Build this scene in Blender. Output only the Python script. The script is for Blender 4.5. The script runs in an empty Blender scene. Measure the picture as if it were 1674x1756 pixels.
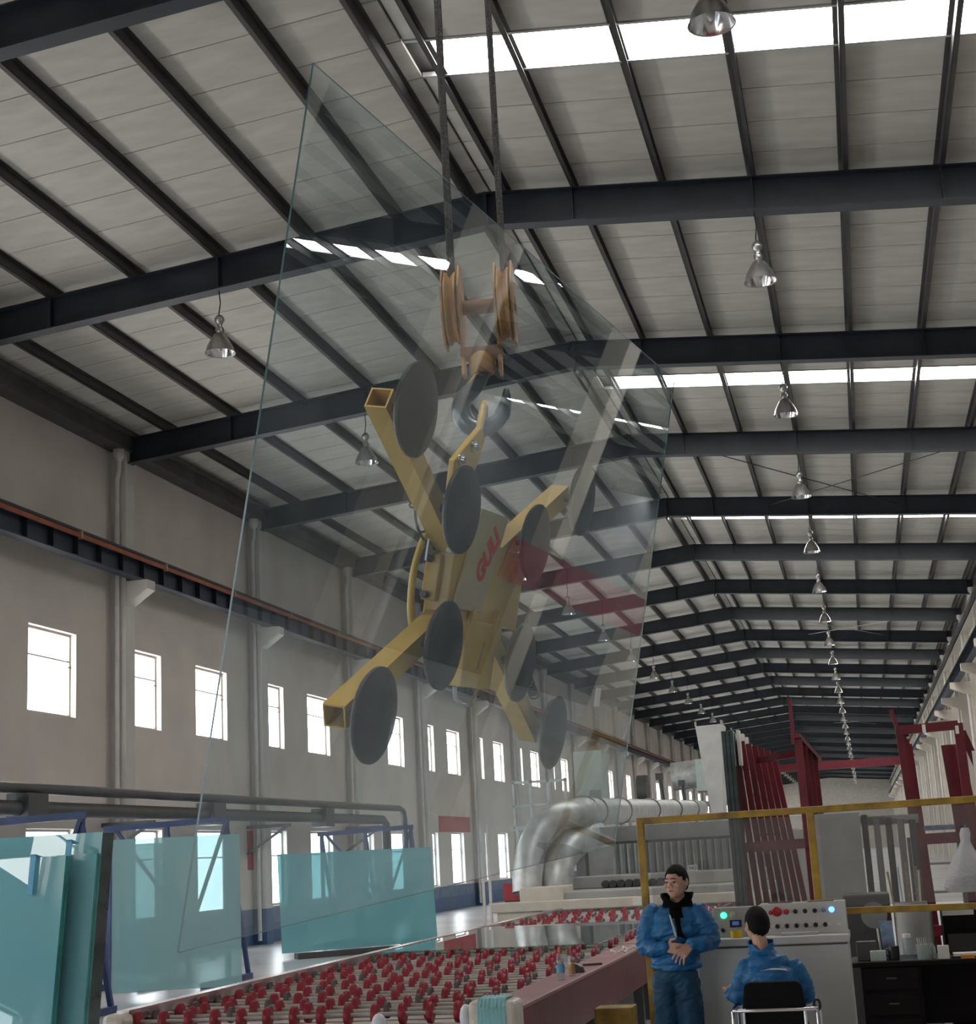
import bpy, bmesh, math, random
from mathutils import Vector, Matrix, Euler
random.seed(7)
R = math.radians
PI = math.pi
scene = bpy.context.scene
C = scene.collection
H = 1.9                                   # camera height above the hall floor

# ------------------------------------------------------------------ camera
cam_d = bpy.data.cameras.new('camera')
cam = bpy.data.objects.new('camera', cam_d)
C.objects.link(cam)
cam_d.sensor_fit = 'HORIZONTAL'
cam_d.sensor_width = 36.0
cam_d.lens = 36.0 * 2650.0 / 1674.0
cam_d.clip_start = 0.1
cam_d.clip_end = 800
_f = Vector((-0.21634138, 0.95176884, 0.21756029))
_r = Vector((0.97108488, 0.23281194, -0.05284654))
_u = Vector((0.10094832, -0.19983662, 0.97461519))
cam.matrix_world = Matrix(((_r.x, _u.x, -_f.x, 0), (_r.y, _u.y, -_f.y, 0), (_r.z, _u.z, -_f.z, H), (0, 0, 0, 1)))
scene.camera = cam

# ------------------------------------------------------------------ world, exposure
world = bpy.data.worlds.new('overcast_sky')
scene.world = world
world.use_nodes = True
_bg = world.node_tree.nodes['Background']
_bg.inputs[0].default_value = (0.86, 0.93, 1.0, 1)
_bg.inputs[1].default_value = 2.5
WINDOW_GLOW = 7.0
LOW_WINDOW_GLOW = 4.5
SKYLIGHT_GLOW = 18.0
vs = scene.view_settings
vs.view_transform = 'Standard'
vs.look = 'None'
vs.gamma = 1.0
vs.use_curve_mapping = False
vs.exposure = 0.60
cy = scene.cycles
cy.max_bounces = 8
cy.diffuse_bounces = 4
cy.glossy_bounces = 4
cy.transparent_max_bounces = 20
cy.use_adaptive_sampling = True
cy.adaptive_threshold = 0.04
cy.transmission_bounces = 6
cy.sample_clamp_indirect = 6.0
cy.use_denoising = True
cy.caustics_reflective = False
cy.caustics_refractive = False

# ------------------------------------------------------------------ materials
M = {}
def _nt(name):
    m = bpy.data.materials.new(name)
    m.use_nodes = True
    return m, m.node_tree, m.node_tree.nodes, m.node_tree.links

def mat(name, col, rough=0.55, metal=0.0, var=0.12, scale=3.0, bump=0.0, bscale=40.0, dirt=None, stretch=None, spec=0.5):
    """painted / plain surface: colour with soft noise variation, optional dirt tone and fine relief"""
    m, nt, N, L = _nt(name)
    b = N['Principled BSDF']
    b.inputs['Roughness'].default_value = rough
    b.inputs['Metallic'].default_value = metal
    b.inputs['Specular IOR Level'].default_value = spec
    tc = N.new('ShaderNodeTexCoord')
    mp = N.new('ShaderNodeMapping')
    L.new(tc.outputs['Object'], mp.inputs['Vector'])
    if stretch:
        mp.inputs['Scale'].default_value = stretch
    nz = N.new('ShaderNodeTexNoise')
    nz.inputs['Scale'].default_value = scale
    nz.inputs['Detail'].default_value = 5
    L.new(mp.outputs[0], nz.inputs['Vector'])
    rp = N.new('ShaderNodeValToRGB')
    lo = dirt if dirt else [c * (1 - var) for c in col]
    hi = [min(1, c * (1 + var * 0.6)) for c in col]
    rp.color_ramp.elements[0].position = 0.32
    rp.color_ramp.elements[1].position = 0.68
    rp.color_ramp.elements[0].color = (*lo, 1)
    rp.color_ramp.elements[1].color = (*hi, 1)
    L.new(nz.outputs['Fac'], rp.inputs['Fac'])
    L.new(rp.outputs['Color'], b.inputs['Base Color'])
    if bump:
        n2 = N.new('ShaderNodeTexNoise')
        n2.inputs['Scale'].default_value = bscale
        n2.inputs['Detail'].default_value = 4
        L.new(mp.outputs[0], n2.inputs['Vector'])
        bp = N.new('ShaderNodeBump')
        bp.inputs['Strength'].default_value = bump
        bp.inputs['Distance'].default_value = 0.02
        L.new(n2.outputs['Fac'], bp.inputs['Height'])
        L.new(bp.outputs[0], b.inputs['Normal'])
    M[name] = m
    return m

def emit(name, col, strength):
    m, nt, N, L = _nt(name)
    b = N['Principled BSDF']
    b.inputs['Base Color'].default_value = (*[c * 0.8 for c in col], 1)
    b.inputs['Roughness'].default_value = 0.4
    b.inputs['Emission Color'].default_value = (*col, 1)
    b.inputs['Emission Strength'].default_value = strength
    M[name] = m
    return m

def sheet_glass(name, tint, haze=0.02, haze_col=(0.6, 0.65, 0.66), f0=0.04, gloss_rough=0.0, smear=0.0):
    """flat glass: clear tint plus mirror reflection that grows with the angle (Schlick), diffuse haze for dust and painted-in reflected light"""
    m, nt, N, L = _nt(name)
    N.remove(N['Principled BSDF'])
    out = N['Material Output']
    lw = N.new('ShaderNodeLayerWeight')
    lw.inputs['Blend'].default_value = 0.5
    pw = N.new('ShaderNodeMath'); pw.operation = 'POWER'
    L.new(lw.outputs['Facing'], pw.inputs[0]); pw.inputs[1].default_value = 5.0
    ma = N.new('ShaderNodeMath'); ma.operation = 'MULTIPLY_ADD'
    L.new(pw.outputs[0], ma.inputs[0]); ma.inputs[1].default_value = 1 - f0; ma.inputs[2].default_value = f0
    tr = N.new('ShaderNodeBsdfTransparent'); tr.inputs[0].default_value = (*tint, 1)
    gl = N.new('ShaderNodeBsdfGlossy'); gl.inputs['Roughness'].default_value = gloss_rough
    gl.inputs['Color'].default_value = (0.95, 0.98, 1.0, 1)
    df = N.new('ShaderNodeBsdfDiffuse'); df.inputs[0].default_value = (*haze_col, 1)
    m1 = N.new('ShaderNodeMixShader'); m2 = N.new('ShaderNodeMixShader')
    m1.inputs[0].default_value = haze
    if smear:
        tc = N.new('ShaderNodeTexCoord')
        mp = N.new('ShaderNodeMapping'); mp.inputs['Scale'].default_value = (1, 2.2, 0.7)
        mp.inputs['Rotation'].default_value = (R(14), 0, 0)
        L.new(tc.outputs['Object'], mp.inputs[0])
        nz = N.new('ShaderNodeTexNoise'); nz.inputs['Scale'].default_value = 2.0; nz.inputs['Detail'].default_value = 6
        L.new(mp.outputs[0], nz.inputs['Vector'])
        mr = N.new('ShaderNodeMapRange')
        mr.inputs[1].default_value = 0.45; mr.inputs[2].default_value = 0.8
        mr.inputs[3].default_value = haze; mr.inputs[4].default_value = haze + smear
        L.new(nz.outputs['Fac'], mr.inputs[0])
        L.new(mr.outputs[0], m1.inputs[0])
    L.new(tr.outputs[0], m1.inputs[1]); L.new(df.outputs[0], m1.inputs[2])
    L.new(ma.outputs[0], m2.inputs[0]); L.new(m1.outputs[0], m2.inputs[1]); L.new(gl.outputs[0], m2.inputs[2])
    L.new(m2.outputs[0], out.inputs[0])
    M[name] = m
    return m

# building
mat('roof_liner', (0.60, 0.58, 0.53), 0.6, var=0.10, scale=1.3, dirt=(0.54, 0.515, 0.465), bump=0.04, bscale=5, stretch=(1, 3, 1))
mat('navy_steel', (0.020, 0.028, 0.040), 0.42, var=0.25, scale=2)
mat('purlin_steel', (0.050, 0.048, 0.050), 0.5, var=0.25, scale=2)
mat('wall_paint', (0.70, 0.635, 0.585), 0.8, var=0.10, scale=0.6, bump=0.08, bscale=14)
mat('column_paint', (0.66, 0.635, 0.60), 0.75, var=0.12, scale=1.2, bump=0.06)
mat('cream_paint', (0.68, 0.62, 0.53), 0.7, var=0.12, scale=1.2)
mat('blue_dado', (0.05, 0.11, 0.24), 0.6, var=0.35, scale=1.5, dirt=(0.10, 0.15, 0.24))
mat('blue_dado_dusty', (0.16, 0.22, 0.32), 0.7, var=0.2, scale=2.5)
mat('concrete', (0.42, 0.43, 0.44), 0.28, var=0.3, scale=0.35, dirt=(0.28, 0.285, 0.29), bump=0.05, bscale=6)
mat('window_frame', (0.30, 0.28, 0.27), 0.5)
mat('reveal', (0.75, 0.73, 0.71), 0.7)
mat('gutter_steel', (0.085, 0.080, 0.076), 0.6, var=0.25, scale=2)
mat('pvc_white', (0.68, 0.66, 0.64), 0.45)
mat('orange_rail', (0.36, 0.10, 0.045), 0.5, var=0.2)
mat('girder_blue', (0.020, 0.030, 0.055), 0.5, var=0.3)
mat('bay_sheeting', (0.16, 0.17, 0.185), 0.7, var=0.3, scale=0.5)
mat('banner_dusty', (0.30, 0.075, 0.095), 0.7, var=0.2)
mat('end_wall_paint', (0.55, 0.52, 0.48), 0.8)
emit('window_pane', (1.0, 0.965, 0.92), WINDOW_GLOW)
emit('low_window_pane', (0.86, 0.95, 1.0), LOW_WINDOW_GLOW)
emit('skylight_sheet', (1.0, 0.97, 0.93), SKYLIGHT_GLOW)
# objects
mat('lamp_alu', (0.48, 0.47, 0.46), 0.32, metal=0.85, var=0.2, scale=8)
mat('lamp_mirror', (0.85, 0.85, 0.85), 0.12, metal=1.0, var=0.05)
mat('lamp_bulb', (0.8, 0.8, 0.78), 0.15)
mat('black_cable', (0.012, 0.012, 0.013), 0.5)
mat('rope_steel', (0.022, 0.020, 0.019), 0.55, bump=0.6, bscale=90)
mat('lifter_yellow', (0.62, 0.40, 0.085), 0.36, var=0.12, scale=4, bump=0.02)
mat('lifter_cover', (0.52, 0.42, 0.26), 0.4, var=0.08)
mat('hook_orange', (0.50, 0.25, 0.065), 0.5, var=0.35, scale=9, dirt=(0.24, 0.11, 0.04))
mat('hook_rust', (0.22, 0.085, 0.04), 0.65, var=0.35, scale=12)
mat('hook_steel', (0.14, 0.155, 0.165), 0.3, metal=0.7, var=0.2)
mat('bolt_steel', (0.5, 0.5, 0.5), 0.25, metal=1.0)
mat('cup_rubber', (0.008, 0.008, 0.009), 0.55, var=0.3)
mat('logo_red', (0.75, 0.06, 0.02), 0.4)
mat('white_plastic', (0.72, 0.72, 0.70), 0.4)
mat('roller_red', (0.27, 0.010, 0.026), 0.45, var=0.3, scale=10)
mat('wheel_grey', (0.10, 0.085, 0.085), 0.5, var=0.3, scale=10)
mat('shaft_steel', (0.55, 0.53, 0.51), 0.35, metal=0.5)
mat('deck_slat', (0.56, 0.53, 0.49), 0.5, var=0.15, scale=4)
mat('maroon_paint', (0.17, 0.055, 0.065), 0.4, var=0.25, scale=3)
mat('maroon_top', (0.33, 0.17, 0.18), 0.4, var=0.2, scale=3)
mat('rail_alu', (0.62, 0.58, 0.60), 0.25, metal=0.8)
mat('dark_steel', (0.07, 0.07, 0.072), 0.5)
mat('grey_steel', (0.26, 0.27, 0.275), 0.45, var=0.2, scale=2)
mat('light_steel', (0.50, 0.515, 0.51), 0.35, metal=0.3, var=0.15)
mat('galv', (0.55, 0.57, 0.57), 0.4, metal=0.5, var=0.25, scale=4)
mat('machine_cream', (0.62, 0.575, 0.50), 0.5, var=0.1)
mat('machine_grey', (0.40, 0.40, 0.385), 0.5, var=0.15)
mat('cabinet_green', (0.45, 0.52, 0.49), 0.5, var=0.08)
mat('red_paint', (0.135, 0.010, 0.020), 0.35, var=0.25, scale=3)
mat('banner_red', (0.46, 0.06, 0.075), 0.6, var=0.15)
mat('blue_beam', (0.035, 0.06, 0.16), 0.45, var=0.25)
mat('foam_blue', (0.14, 0.42, 0.62), 0.6)
mat('paper_white', (0.75, 0.74, 0.72), 0.7)
mat('yellow_paint', (0.42, 0.255, 0.03), 0.45, var=0.35, scale=6, dirt=(0.20, 0.12, 0.02))
mat('console_paint', (0.50, 0.505, 0.48), 0.4, var=0.06, scale=2)
mat('console_top', (0.56, 0.565, 0.54), 0.35, var=0.06)
mat('seam_dark', (0.08, 0.08, 0.08), 0.6)
mat('knob_black', (0.012, 0.012, 0.013), 0.35)
mat('knob_red', (0.48, 0.02, 0.02), 0.35)
mat('tape_yellow', (0.75, 0.52, 0.02), 0.3)
emit('lamp_green', (0.05, 1.0, 0.35), 2.0)
emit('lamp_blue', (0.12, 0.3, 1.0), 2.0)
emit('meter_blue', (0.05, 0.10, 0.30), 0.4)
mat('chair_black', (0.004, 0.004, 0.005), 0.8, bump=0.2, bscale=120, spec=0.2)
mat('chrome', (0.75, 0.75, 0.76), 0.12, metal=1.0, var=0.03)
mat('skin', (0.55, 0.32, 0.23), 0.5, var=0.12, scale=9)
mat('hair_black', (0.005, 0.0042, 0.004), 0.7, var=0.3, scale=30, bump=0.5, bscale=160, spec=0.2)
mat('jacket_blue', (0.010, 0.135, 0.34), 0.55, var=0.3, scale=6, bump=0.3, bscale=22)
mat('trouser_blue', (0.006, 0.055, 0.115), 0.7, var=0.25, scale=5, bump=0.6, bscale=12)
mat('collar_black', (0.005, 0.0045, 0.005), 0.95, bump=0.5, bscale=150, spec=0.1)
mat('reflective_stripe', (0.42, 0.50, 0.56), 0.4)
mat('shoe_black', (0.012, 0.012, 0.012), 0.5)
mat('eye_dark', (0.015, 0.010, 0.008), 0.2)
mat('lip', (0.30, 0.11, 0.085), 0.5)
mat('desk_wood', (0.006, 0.004, 0.0045), 0.55, var=0.35, scale=3, stretch=(1, 1, 6), spec=0.2)
mat('bag_plastic', (0.70, 0.72, 0.76), 0.35, bump=0.5, bscale=25)
mat('bottle_glass', (0.35, 0.42, 0.40), 0.1)
mat('cloth_teal', (0.28, 0.55, 0.56), 0.85, bump=0.6, bscale=30)
mat('wrap_film', (0.62, 0.58, 0.50), 0.3, bump=0.5, bscale=20)
mat('wood_block', (0.48, 0.36, 0.20), 0.7, var=0.25, stretch=(1, 8, 8))
mat('poster_blue', (0.25, 0.36, 0.55), 0.5, var=0.4, scale=12)
mat('cardboard', (0.34, 0.27, 0.19), 0.8)
mat('orange_box', (0.62, 0.24, 0.03), 0.5)
sheet_glass('hoisted_glass', (0.935, 0.972, 0.978), haze=0.022, smear=0.05, haze_col=(0.55, 0.64, 0.70))  # haze is dust plus a pale bluish veil painted in for reflections
sheet_glass('clear_plastic', (0.88, 0.88, 0.87), haze=0.06, haze_col=(0.5, 0.5, 0.5))
sheet_glass('lying_glass', (0.80, 0.90, 0.87), haze=0.05, f0=0.06)
sheet_glass('bottle_clear', (0.85, 0.92, 0.95), haze=0.10)
def stack_glass(name, col, trans, haze):
    sheet_glass(name, trans, haze=haze, haze_col=col, f0=0.05)
stack_glass('teal_glass', (0.26, 0.60, 0.66), (0.55, 0.80, 0.82), 0.70)  # diffuse share of both teals paints in mirrored bright surroundings and stack opacity
stack_glass('pale_teal_glass', (0.42, 0.66, 0.69), (0.80, 0.92, 0.92), 0.56)
stack_glass('dark_pack_glass', (0.10, 0.13, 0.125), (0.35, 0.45, 0.43), 0.5)
mat('glass_edge', (0.04, 0.22, 0.20), 0.15, var=0.3)
mat('glass_edge_light', (0.09, 0.18, 0.18), 0.12, var=0.3)
mat('glass_edge_dark', (0.035, 0.055, 0.055), 0.2, var=0.4)

# ------------------------------------------------------------------ mesh helpers
class MB:
    def __init__(s):
        s.v = []; s.f = []; s.mi = []
    def add(s, vs_, fs, M_=None, mi=0):
        o = len(s.v)
        for v in vs_:
            v = Vector(v)
            if M_ is not None: v = M_ @ v
            s.v.append(tuple(v))
        for f in fs:
            s.f.append([i + o for i in f]); s.mi.append(mi)
        return s
    def box(s, a, b, M_=None, mi=0):
        x0, y0, z0 = a; x1, y1, z1 = b
        vv = [(x0,y0,z0),(x1,y0,z0),(x1,y1,z0),(x0,y1,z0),(x0,y0,z1),(x1,y0,z1),(x1,y1,z1),(x0,y1,z1)]
        ff = [(0,3,2,1),(4,5,6,7),(0,1,5,4),(1,2,6,5),(2,3,7,6),(3,0,4,7)]
        return s.add(vv, ff, M_, mi)
    def cbox(s, c, d, M_=None, mi=0):
        return s.box([c[i]-d[i]/2 for i in range(3)], [c[i]+d[i]/2 for i in range(3)], M_, mi)
    def bar(s, p0, p1, w, h=None, up=(0,0,1), mi=0):
        """rectangular bar between two points"""
        p0 = Vector(p0); p1 = Vector(p1); h = h or w
        d = (p1-p0); L = d.length; d.normalize()
        u = Vector(up)
        if abs(d.dot(u)) > 0.98: u = Vector((1,0,0))
        x = d.cross(u).normalized(); z = x.cross(d).normalized()
        m = Matrix(((x.x,d.x,z.x,p0.x),(x.y,d.y,z.y,p0.y),(x.z,d.z,z.z,p0.z),(0,0,0,1)))
        return s.box((-w/2,0,-h/2),(w/2,L,h/2),m,mi)
    def prism(s, poly, t0, t1, M_=None, mi=0):
        """poly in local xz, extruded along y t0..t1"""
        n = len(poly)
        vv = [(p[0],t0,p[1]) for p in poly]+[(p[0],t1,p[1]) for p in poly]
        ff = [list(range(n)), list(range(2*n-1,n-1,-1))]
        for i in range(n):
            j = (i+1)%n
            ff.append((i,i+n,j+n,j))
        return s.add(vv, ff, M_, mi)
    def tube(s, pts, r, n=8, cap=True, mi=0, M_=None):
        pts = [Vector(p) for p in pts]; k = len(pts)
        rs = r if isinstance(r,(list,tuple)) else [r]*k
        rings = []; up = None
        for i in range(k):
            d = (pts[min(i+1,k-1)]-pts[max(i-1,0)])
            if d.length < 1e-9: d = Vector((0,0,1))
            d.normalize()
            if up is None:
                up = Vector((0,0,1)) if abs(d.z) < 0.9 else Vector((1,0,0))
            a = d.cross(up)
            if a.length < 1e-6: a = d.cross(Vector((0,1,0)))
            a.normalize(); b = a.cross(d).normalized(); up = b
            rings.append([pts[i]+(a*math.cos(2*PI*q/n)+b*math.sin(2*PI*q/n))*rs[i] for q in range(n)])
        vv = [v for rg in rings for v in rg]; ff = []
        for i in range(k-1):
            for q in range(n):
                ff.append((i*n+q,(i+1)*n+q,(i+1)*n+(q+1)%n,i*n+(q+1)%n))
        if cap:
            ff.append(list(range(n))); ff.append(list(range(k*n-1,(k-1)*n-1,-1)))
        return s.add(vv, ff, M_, mi)
    def lathe(s, prof, n=16, M_=None, mi=0, cap=True):
        """profile [(r,z)] about local z"""
        k = len(prof); vv = []; ff = []
        for r_, z in prof:
            for q in range(n):
                vv.append((r_*math.cos(2*PI*q/n), r_*math.sin(2*PI*q/n), z))
        for i in range(k-1):
            for q in range(n):
                ff.append((i*n+q, i*n+(q+1)%n, (i+1)*n+(q+1)%n, (i+1)*n+q))
        if cap:
            if prof[0][0] > 1e-4: ff.append(list(range(n-1,-1,-1)))
            if prof[-1][0] > 1e-4: ff.append(list(range((k-1)*n,k*n)))
        return s.add(vv, ff, M_, mi)
    def ball(s, c, r, n=12, k=8, M_=None, mi=0):
        rx, ry, rz = (r,r,r) if not isinstance(r,(list,tuple)) else r
        vv=[]; ff=[]
        for i in range(k+1):
            t = PI*i/k
            for q in range(n):
                vv.append((c[0]+rx*math.sin(t)*math.cos(2*PI*q/n), c[1]+ry*math.sin(t)*math.sin(2*PI*q/n), c[2]-rz*math.cos(t)))
        for i in range(k):
            for q in range(n):
                ff.append((i*n+q,i*n+(q+1)%n,(i+1)*n+(q+1)%n,(i+1)*n+q))
        return s.add(vv, ff, M_, mi)
    def mesh(s, name, mats, smooth=False):
        me = bpy.data.meshes.new(name)
        me.from_pydata(s.v, [], s.f)
        for m in (mats if isinstance(mats,(list,tuple)) else [mats]):
            me.materials.append(M[m])
        for p, i in zip(me.polygons, s.mi):
            p.material_index = i
            p.use_smooth = smooth
        bm = bmesh.new(); bm.from_mesh(me)
        bmesh.ops.remove_doubles(bm, verts=bm.verts, dist=1e-5)
        bmesh.ops.recalc_face_normals(bm, faces=bm.faces)
        bm.to_mesh(me); bm.free()
        if smooth:
            me.set_sharp_from_angle(angle=R(40))
        return me
    def build(s, name, mats, parent=None, smooth=False, bevel=0):
        o = bpy.data.objects.new(name, s.mesh(name, mats, smooth))
        C.objects.link(o)
        if parent is not None: o.parent = parent
        if bevel:
            b = o.modifiers.new('bevel','BEVEL'); b.width = bevel; b.segments = 2; b.limit_method = 'ANGLE'
        return o

def tag(o, label=None, cat=None, group=None, kind=None):
    if label: o['label'] = label
    if cat: o['category'] = cat
    if group: o['group'] = group
    if kind: o['kind'] = kind
    return o
def thing(name, label, cat, loc=(0,0,0), rotz=0.0, group=None, mtx=None):
    o = bpy.data.objects.new(name, None); C.objects.link(o)
    o.empty_display_size = 0.2
    if mtx is not None: o.matrix_world = mtx
    else:
        o.location = loc; o.rotation_euler = (0,0,rotz)
    return tag(o, label, cat, group)
def link_copy(src, parent=None, loc=None):
    o = src.copy(); C.objects.link(o); o.parent = parent
    if loc is not None: o.location = loc
    return o
def copy_tree(root, loc=None, rotz=None, label=None, group=None):
    r = root.copy(); C.objects.link(r)
    if loc is not None: r.location = loc
    if rotz is not None: r.rotation_euler = (0,0,rotz)
    if label: r['label'] = label
    if group: r['group'] = group
    for ch in list(root.children):
        c = ch.copy(); C.objects.link(c); c.parent = r
        for g in list(ch.children):
            d = g.copy(); C.objects.link(d); d.parent = c
    return r
def frame_to(p, x, y, z):
    x=Vector(x); y=Vector(y); z=Vector(z); p=Vector(p)
    return Matrix(((x.x,y.x,z.x,p.x),(x.y,y.y,z.y,p.y),(x.z,y.z,z.z,p.z),(0,0,0,1)))
def helix(p0, p1, rad, turns, per=10, flare=0.0):
    p0=Vector(p0); p1=Vector(p1); d=(p1-p0); ln=d.length; d.normalize()
    u = Vector((0,0,1)) if abs(d.z)<0.9 else Vector((1,0,0))
    a=d.cross(u).normalized(); b=a.cross(d)
    n=int(turns*per); out=[]
    for i in range(n+1):
        t=i/n; an=2*PI*turns*t
        out.append(p0+d*(ln*t)+(a*math.cos(an)+b*math.sin(an))*rad)
    return out
def arc_pts(pts, n=8):
    """Catmull-Rom through points"""
    P=[Vector(p) for p in pts]; out=[]
    for i in range(len(P)-1):
        p0=P[max(i-1,0)];p1=P[i];p2=P[i+1];p3=P[min(i+2,len(P)-1)]
        for k in range(n):
            t=k/n
            out.append(0.5*((2*p1)+(p2-p0)*t+(2*p0-5*p1+4*p2-p3)*t*t+(3*p1-p0-3*p2+p3)*t**3))
    out.append(P[-1]); return out
# ================================================================== THE HALL
XL, XR, XC = -15.66, 5.12, -5.0          # window wall, column row, ridge
SPAN = XR - XL
ZR, SL = 11.93, 0.0932                    # underside of rafter at ridge, roof slope
RD, PD = 0.58, 0.20                       # rafter and purlin depth
K0, K1 = -3, 32
DZ2 = -1.35                               # the neighbouring bay has a lower roof
def FY(k): return 23.13 + 8.0 * (k - 1)
Y0, Y1 = FY(K0), FY(K1)
def zb(x): return ZR - SL * abs(x - XC)   # rafter underside
def zroof(x): return zb(x) + RD + PD

mb = MB()
mb.box((XL - 0.6, Y0 - 30, -0.2), (XR + SPAN + 0.4, Y1 + 1, 0.0))
tag(mb.build('floor', 'concrete'), 'smooth grey concrete factory floor', 'floor', kind='structure')

# ---- roof: outer deck added to block sky light at panel gaps, purlins, panels, rafters (all parts of the ceiling)
mb = MB()
for sx in (0, SPAN):
    for xa, xb in ((XL - 0.4, XC), (XC, XR)):
        dz = DZ2 if sx else 0
        mb.prism([(xa + sx, zroof(xa) + 0.10 + dz), (xb + sx, zroof(xb) + 0.10 + dz), (xb + sx, zroof(xb) + 0.16 + dz), (xa + sx, zroof(xa) + 0.16 + dz)], Y0 - 0.3, Y1 + 0.3)
ceiling = tag(mb.build('ceiling', 'purlin_steel'), 'pitched factory roof of pale liner panels on dark purlins and rafters', 'roof', kind='structure')

RIGHT_P = [0.30, 1.43, 2.86, 4.29, 5.71, 7.14, 8.55, 9.85]
LEFT_P = [0.30, 1.58, 3.14, 4.70, 6.26, 7.82, 9.38]
def purlin_mesh(side):
    m = MB(); t = 0.012
    a = -SL * side
    # Z section standing on the rafter: web, top and bottom flange
    m.box((-t/2, Y0, 0), (t/2, Y1, PD))
    m.box((-t/2, Y0, 0), (0.07 * side, Y1, t) if side > 0 else (t/2, Y1, t))
    if side < 0: m.box((-0.07, Y0, 0), (t/2, Y1, t))
    m.box((-0.07, Y0, PD - t), (0.07, Y1, PD))
    return m.mesh('purlin', 'purlin_steel')
pm = {1: purlin_mesh(1), -1: purlin_mesh(-1)}
for sx in (0, SPAN):
    for side, lst in ((1, RIGHT_P), (-1, LEFT_P)):
        for d in lst:
            x = XC + side * d
            o = bpy.data.objects.new('purlin', pm[side]); C.objects.link(o); o.parent = ceiling
            o.location = (x + sx, 0, zb(x) + RD + (DZ2 if sx else 0))

# liner panels: 1.07 m strips from ridge to eave, every 15th strip of the right slope is a skylight
PP = 16.0 / 15.0
def strip(side, y0, y1, m, gap=0.024, mi=0):
    xa, xb = (XC + 0.02, XR) if side > 0 else (XL - 0.2, XC - 0.02)
    m.prism([(xa, zroof(xa)), (xb, zroof(xb)), (xb, zroof(xb) + 0.05), (xa, zroof(xa) + 0.05)], y0 + gap/2, y1 - gap/2, mi=mi)
sm = {}
for side in (1, -1):
    m = MB(); strip(side, 0, PP, m); sm[side] = m.mesh('roof_panel', 'roof_liner')
m = MB()
xa, xb = XC + 0.25, XR - 0.15
m.prism([(xa, zroof(xa) + 0.03), (xb, zroof(xb) + 0.03), (xb, zroof(xb) + 0.05), (xa, zroof(xa) + 0.05)], 0.05, PP - 0.05)
sky_me = m.mesh('skylight', 'skylight_sheet')
m = MB()
for ya in (0.0, PP - 0.05):
    m.prism([(XC, zroof(XC) - 0.02), (XR, zroof(XR) - 0.02), (XR, zroof(XR) + 0.05), (XC, zroof(XC) + 0.05)], ya, ya + 0.05)
skyf_me = m.mesh('skylight_curb', 'light_steel')
far = {1: MB(), -1: MB()}
i_lo = int((Y0 - 18.32) / PP) - 1
i_hi = int((Y1 - 18.32) / PP)
for i in range(i_lo, i_hi + 1):
    y = 18.32 + i * PP
    for side in (1, -1):
        if side == 1 and i % 15 == 0:
            for sx in (0, SPAN):
                o = bpy.data.objects.new('skylight', sky_me); C.objects.link(o); o.parent = ceiling; o.location = (sx, y, DZ2 if sx else 0)
                f_ = bpy.data.objects.new('skylight_curb', skyf_me); C.objects.link(f_); f_.parent = o
            continue
        if -7 <= i <= 34:
            o = bpy.data.objects.new('roof_panel', sm[side]); C.objects.link(o); o.parent = ceiling; o.location = (0, y, 0)
        else:
            strip(side, y, y + PP, far[side])
for side in (1, -1):
    o = far[side].build('roof_panel_run', 'roof_liner', ceiling); o['kind'] = 'stuff'
m = MB()
for i in range(i_lo, i_hi + 1):
    y = 18.32 + i * PP
    for side in (1, -1):
        if not (side == 1 and i % 15 == 0): strip(side, y, y + PP, m)
o = m.build('roof_panel_run', 'roof_liner', ceiling); o['kind'] = 'stuff'; o.location = (SPAN, 0, DZ2)

# rafters: welded I beams
m = MB()
for xa, xb in ((XL + 0.1, XC), (XC, XR)):
    def band(z0, z1, w):
        m.prism([(xa, zb(xa) + z0), (xb, zb(xb) + z0), (xb, zb(xb) + z1), (xa, zb(xa) + z1)], -w/2, w/2)
    band(0, 0.024, 0.26); band(0.024, RD - 0.02, 0.02); band(RD - 0.02, RD, 0.26)
for d in RIGHT_P[1::2]:
    x = XC + d; m.box((x - 0.01, -0.11, zb(x) + 0.024), (x + 0.01, 0.11, zb(x) + RD - 0.02))
for d in LEFT_P[1::2]:
    x = XC - d; m.box((x - 0.01, -0.11, zb(x) + 0.024), (x + 0.01, 0.11, zb(x) + RD - 0.02))
raf_me = m.mesh('rafter', 'navy_steel')
m = MB()
m.box((XC - 0.022, -0.13, ZR - 0.10), (XC + 0.022, 0.13, ZR + RD))
plate_me = m.mesh('ridge_plate', 'navy_steel')
m = MB()
for side, lst in ((1, (1.43, 4.29, 7.14)), (-1, (3.14, 6.26, 9.38))):
    for d in lst:
        x = XC + side * d
        m.bar((x, 0.0, zb(x) + 0.03), (x - 0.02, 0.75, zb(x) + RD + 0.03), 0.035, 0.035)
knee_me = m.mesh('fly_brace', 'navy_steel')
for k in range(K0, K1 + 1):
    for sx in (0, SPAN):
        o = bpy.data.objects.new('rafter', raf_me); C.objects.link(o); o.parent = ceiling; o.location = (sx, FY(k), DZ2 if sx else 0)
        for nm, me in (('ridge_plate', plate_me), ('fly_brace', knee_me)):
            if sx and nm == 'fly_brace': continue
            c = bpy.data.objects.new(nm, me); C.objects.link(c); c.parent = o
# wind bracing rods under the right slope
for k in (3, 7, 15):
    for xa, xb in ((-3.8, 1.9), (4.0, -1.8)):
        m = MB(); m.tube([(xa, FY(k), zb(xa) + 0.35), (xb, FY(k + 1), zb(xb) + 0.35)], 0.014, 6)
        m.build('brace_rod', 'purlin_steel' if k == 3 else 'light_steel', ceiling)
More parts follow.
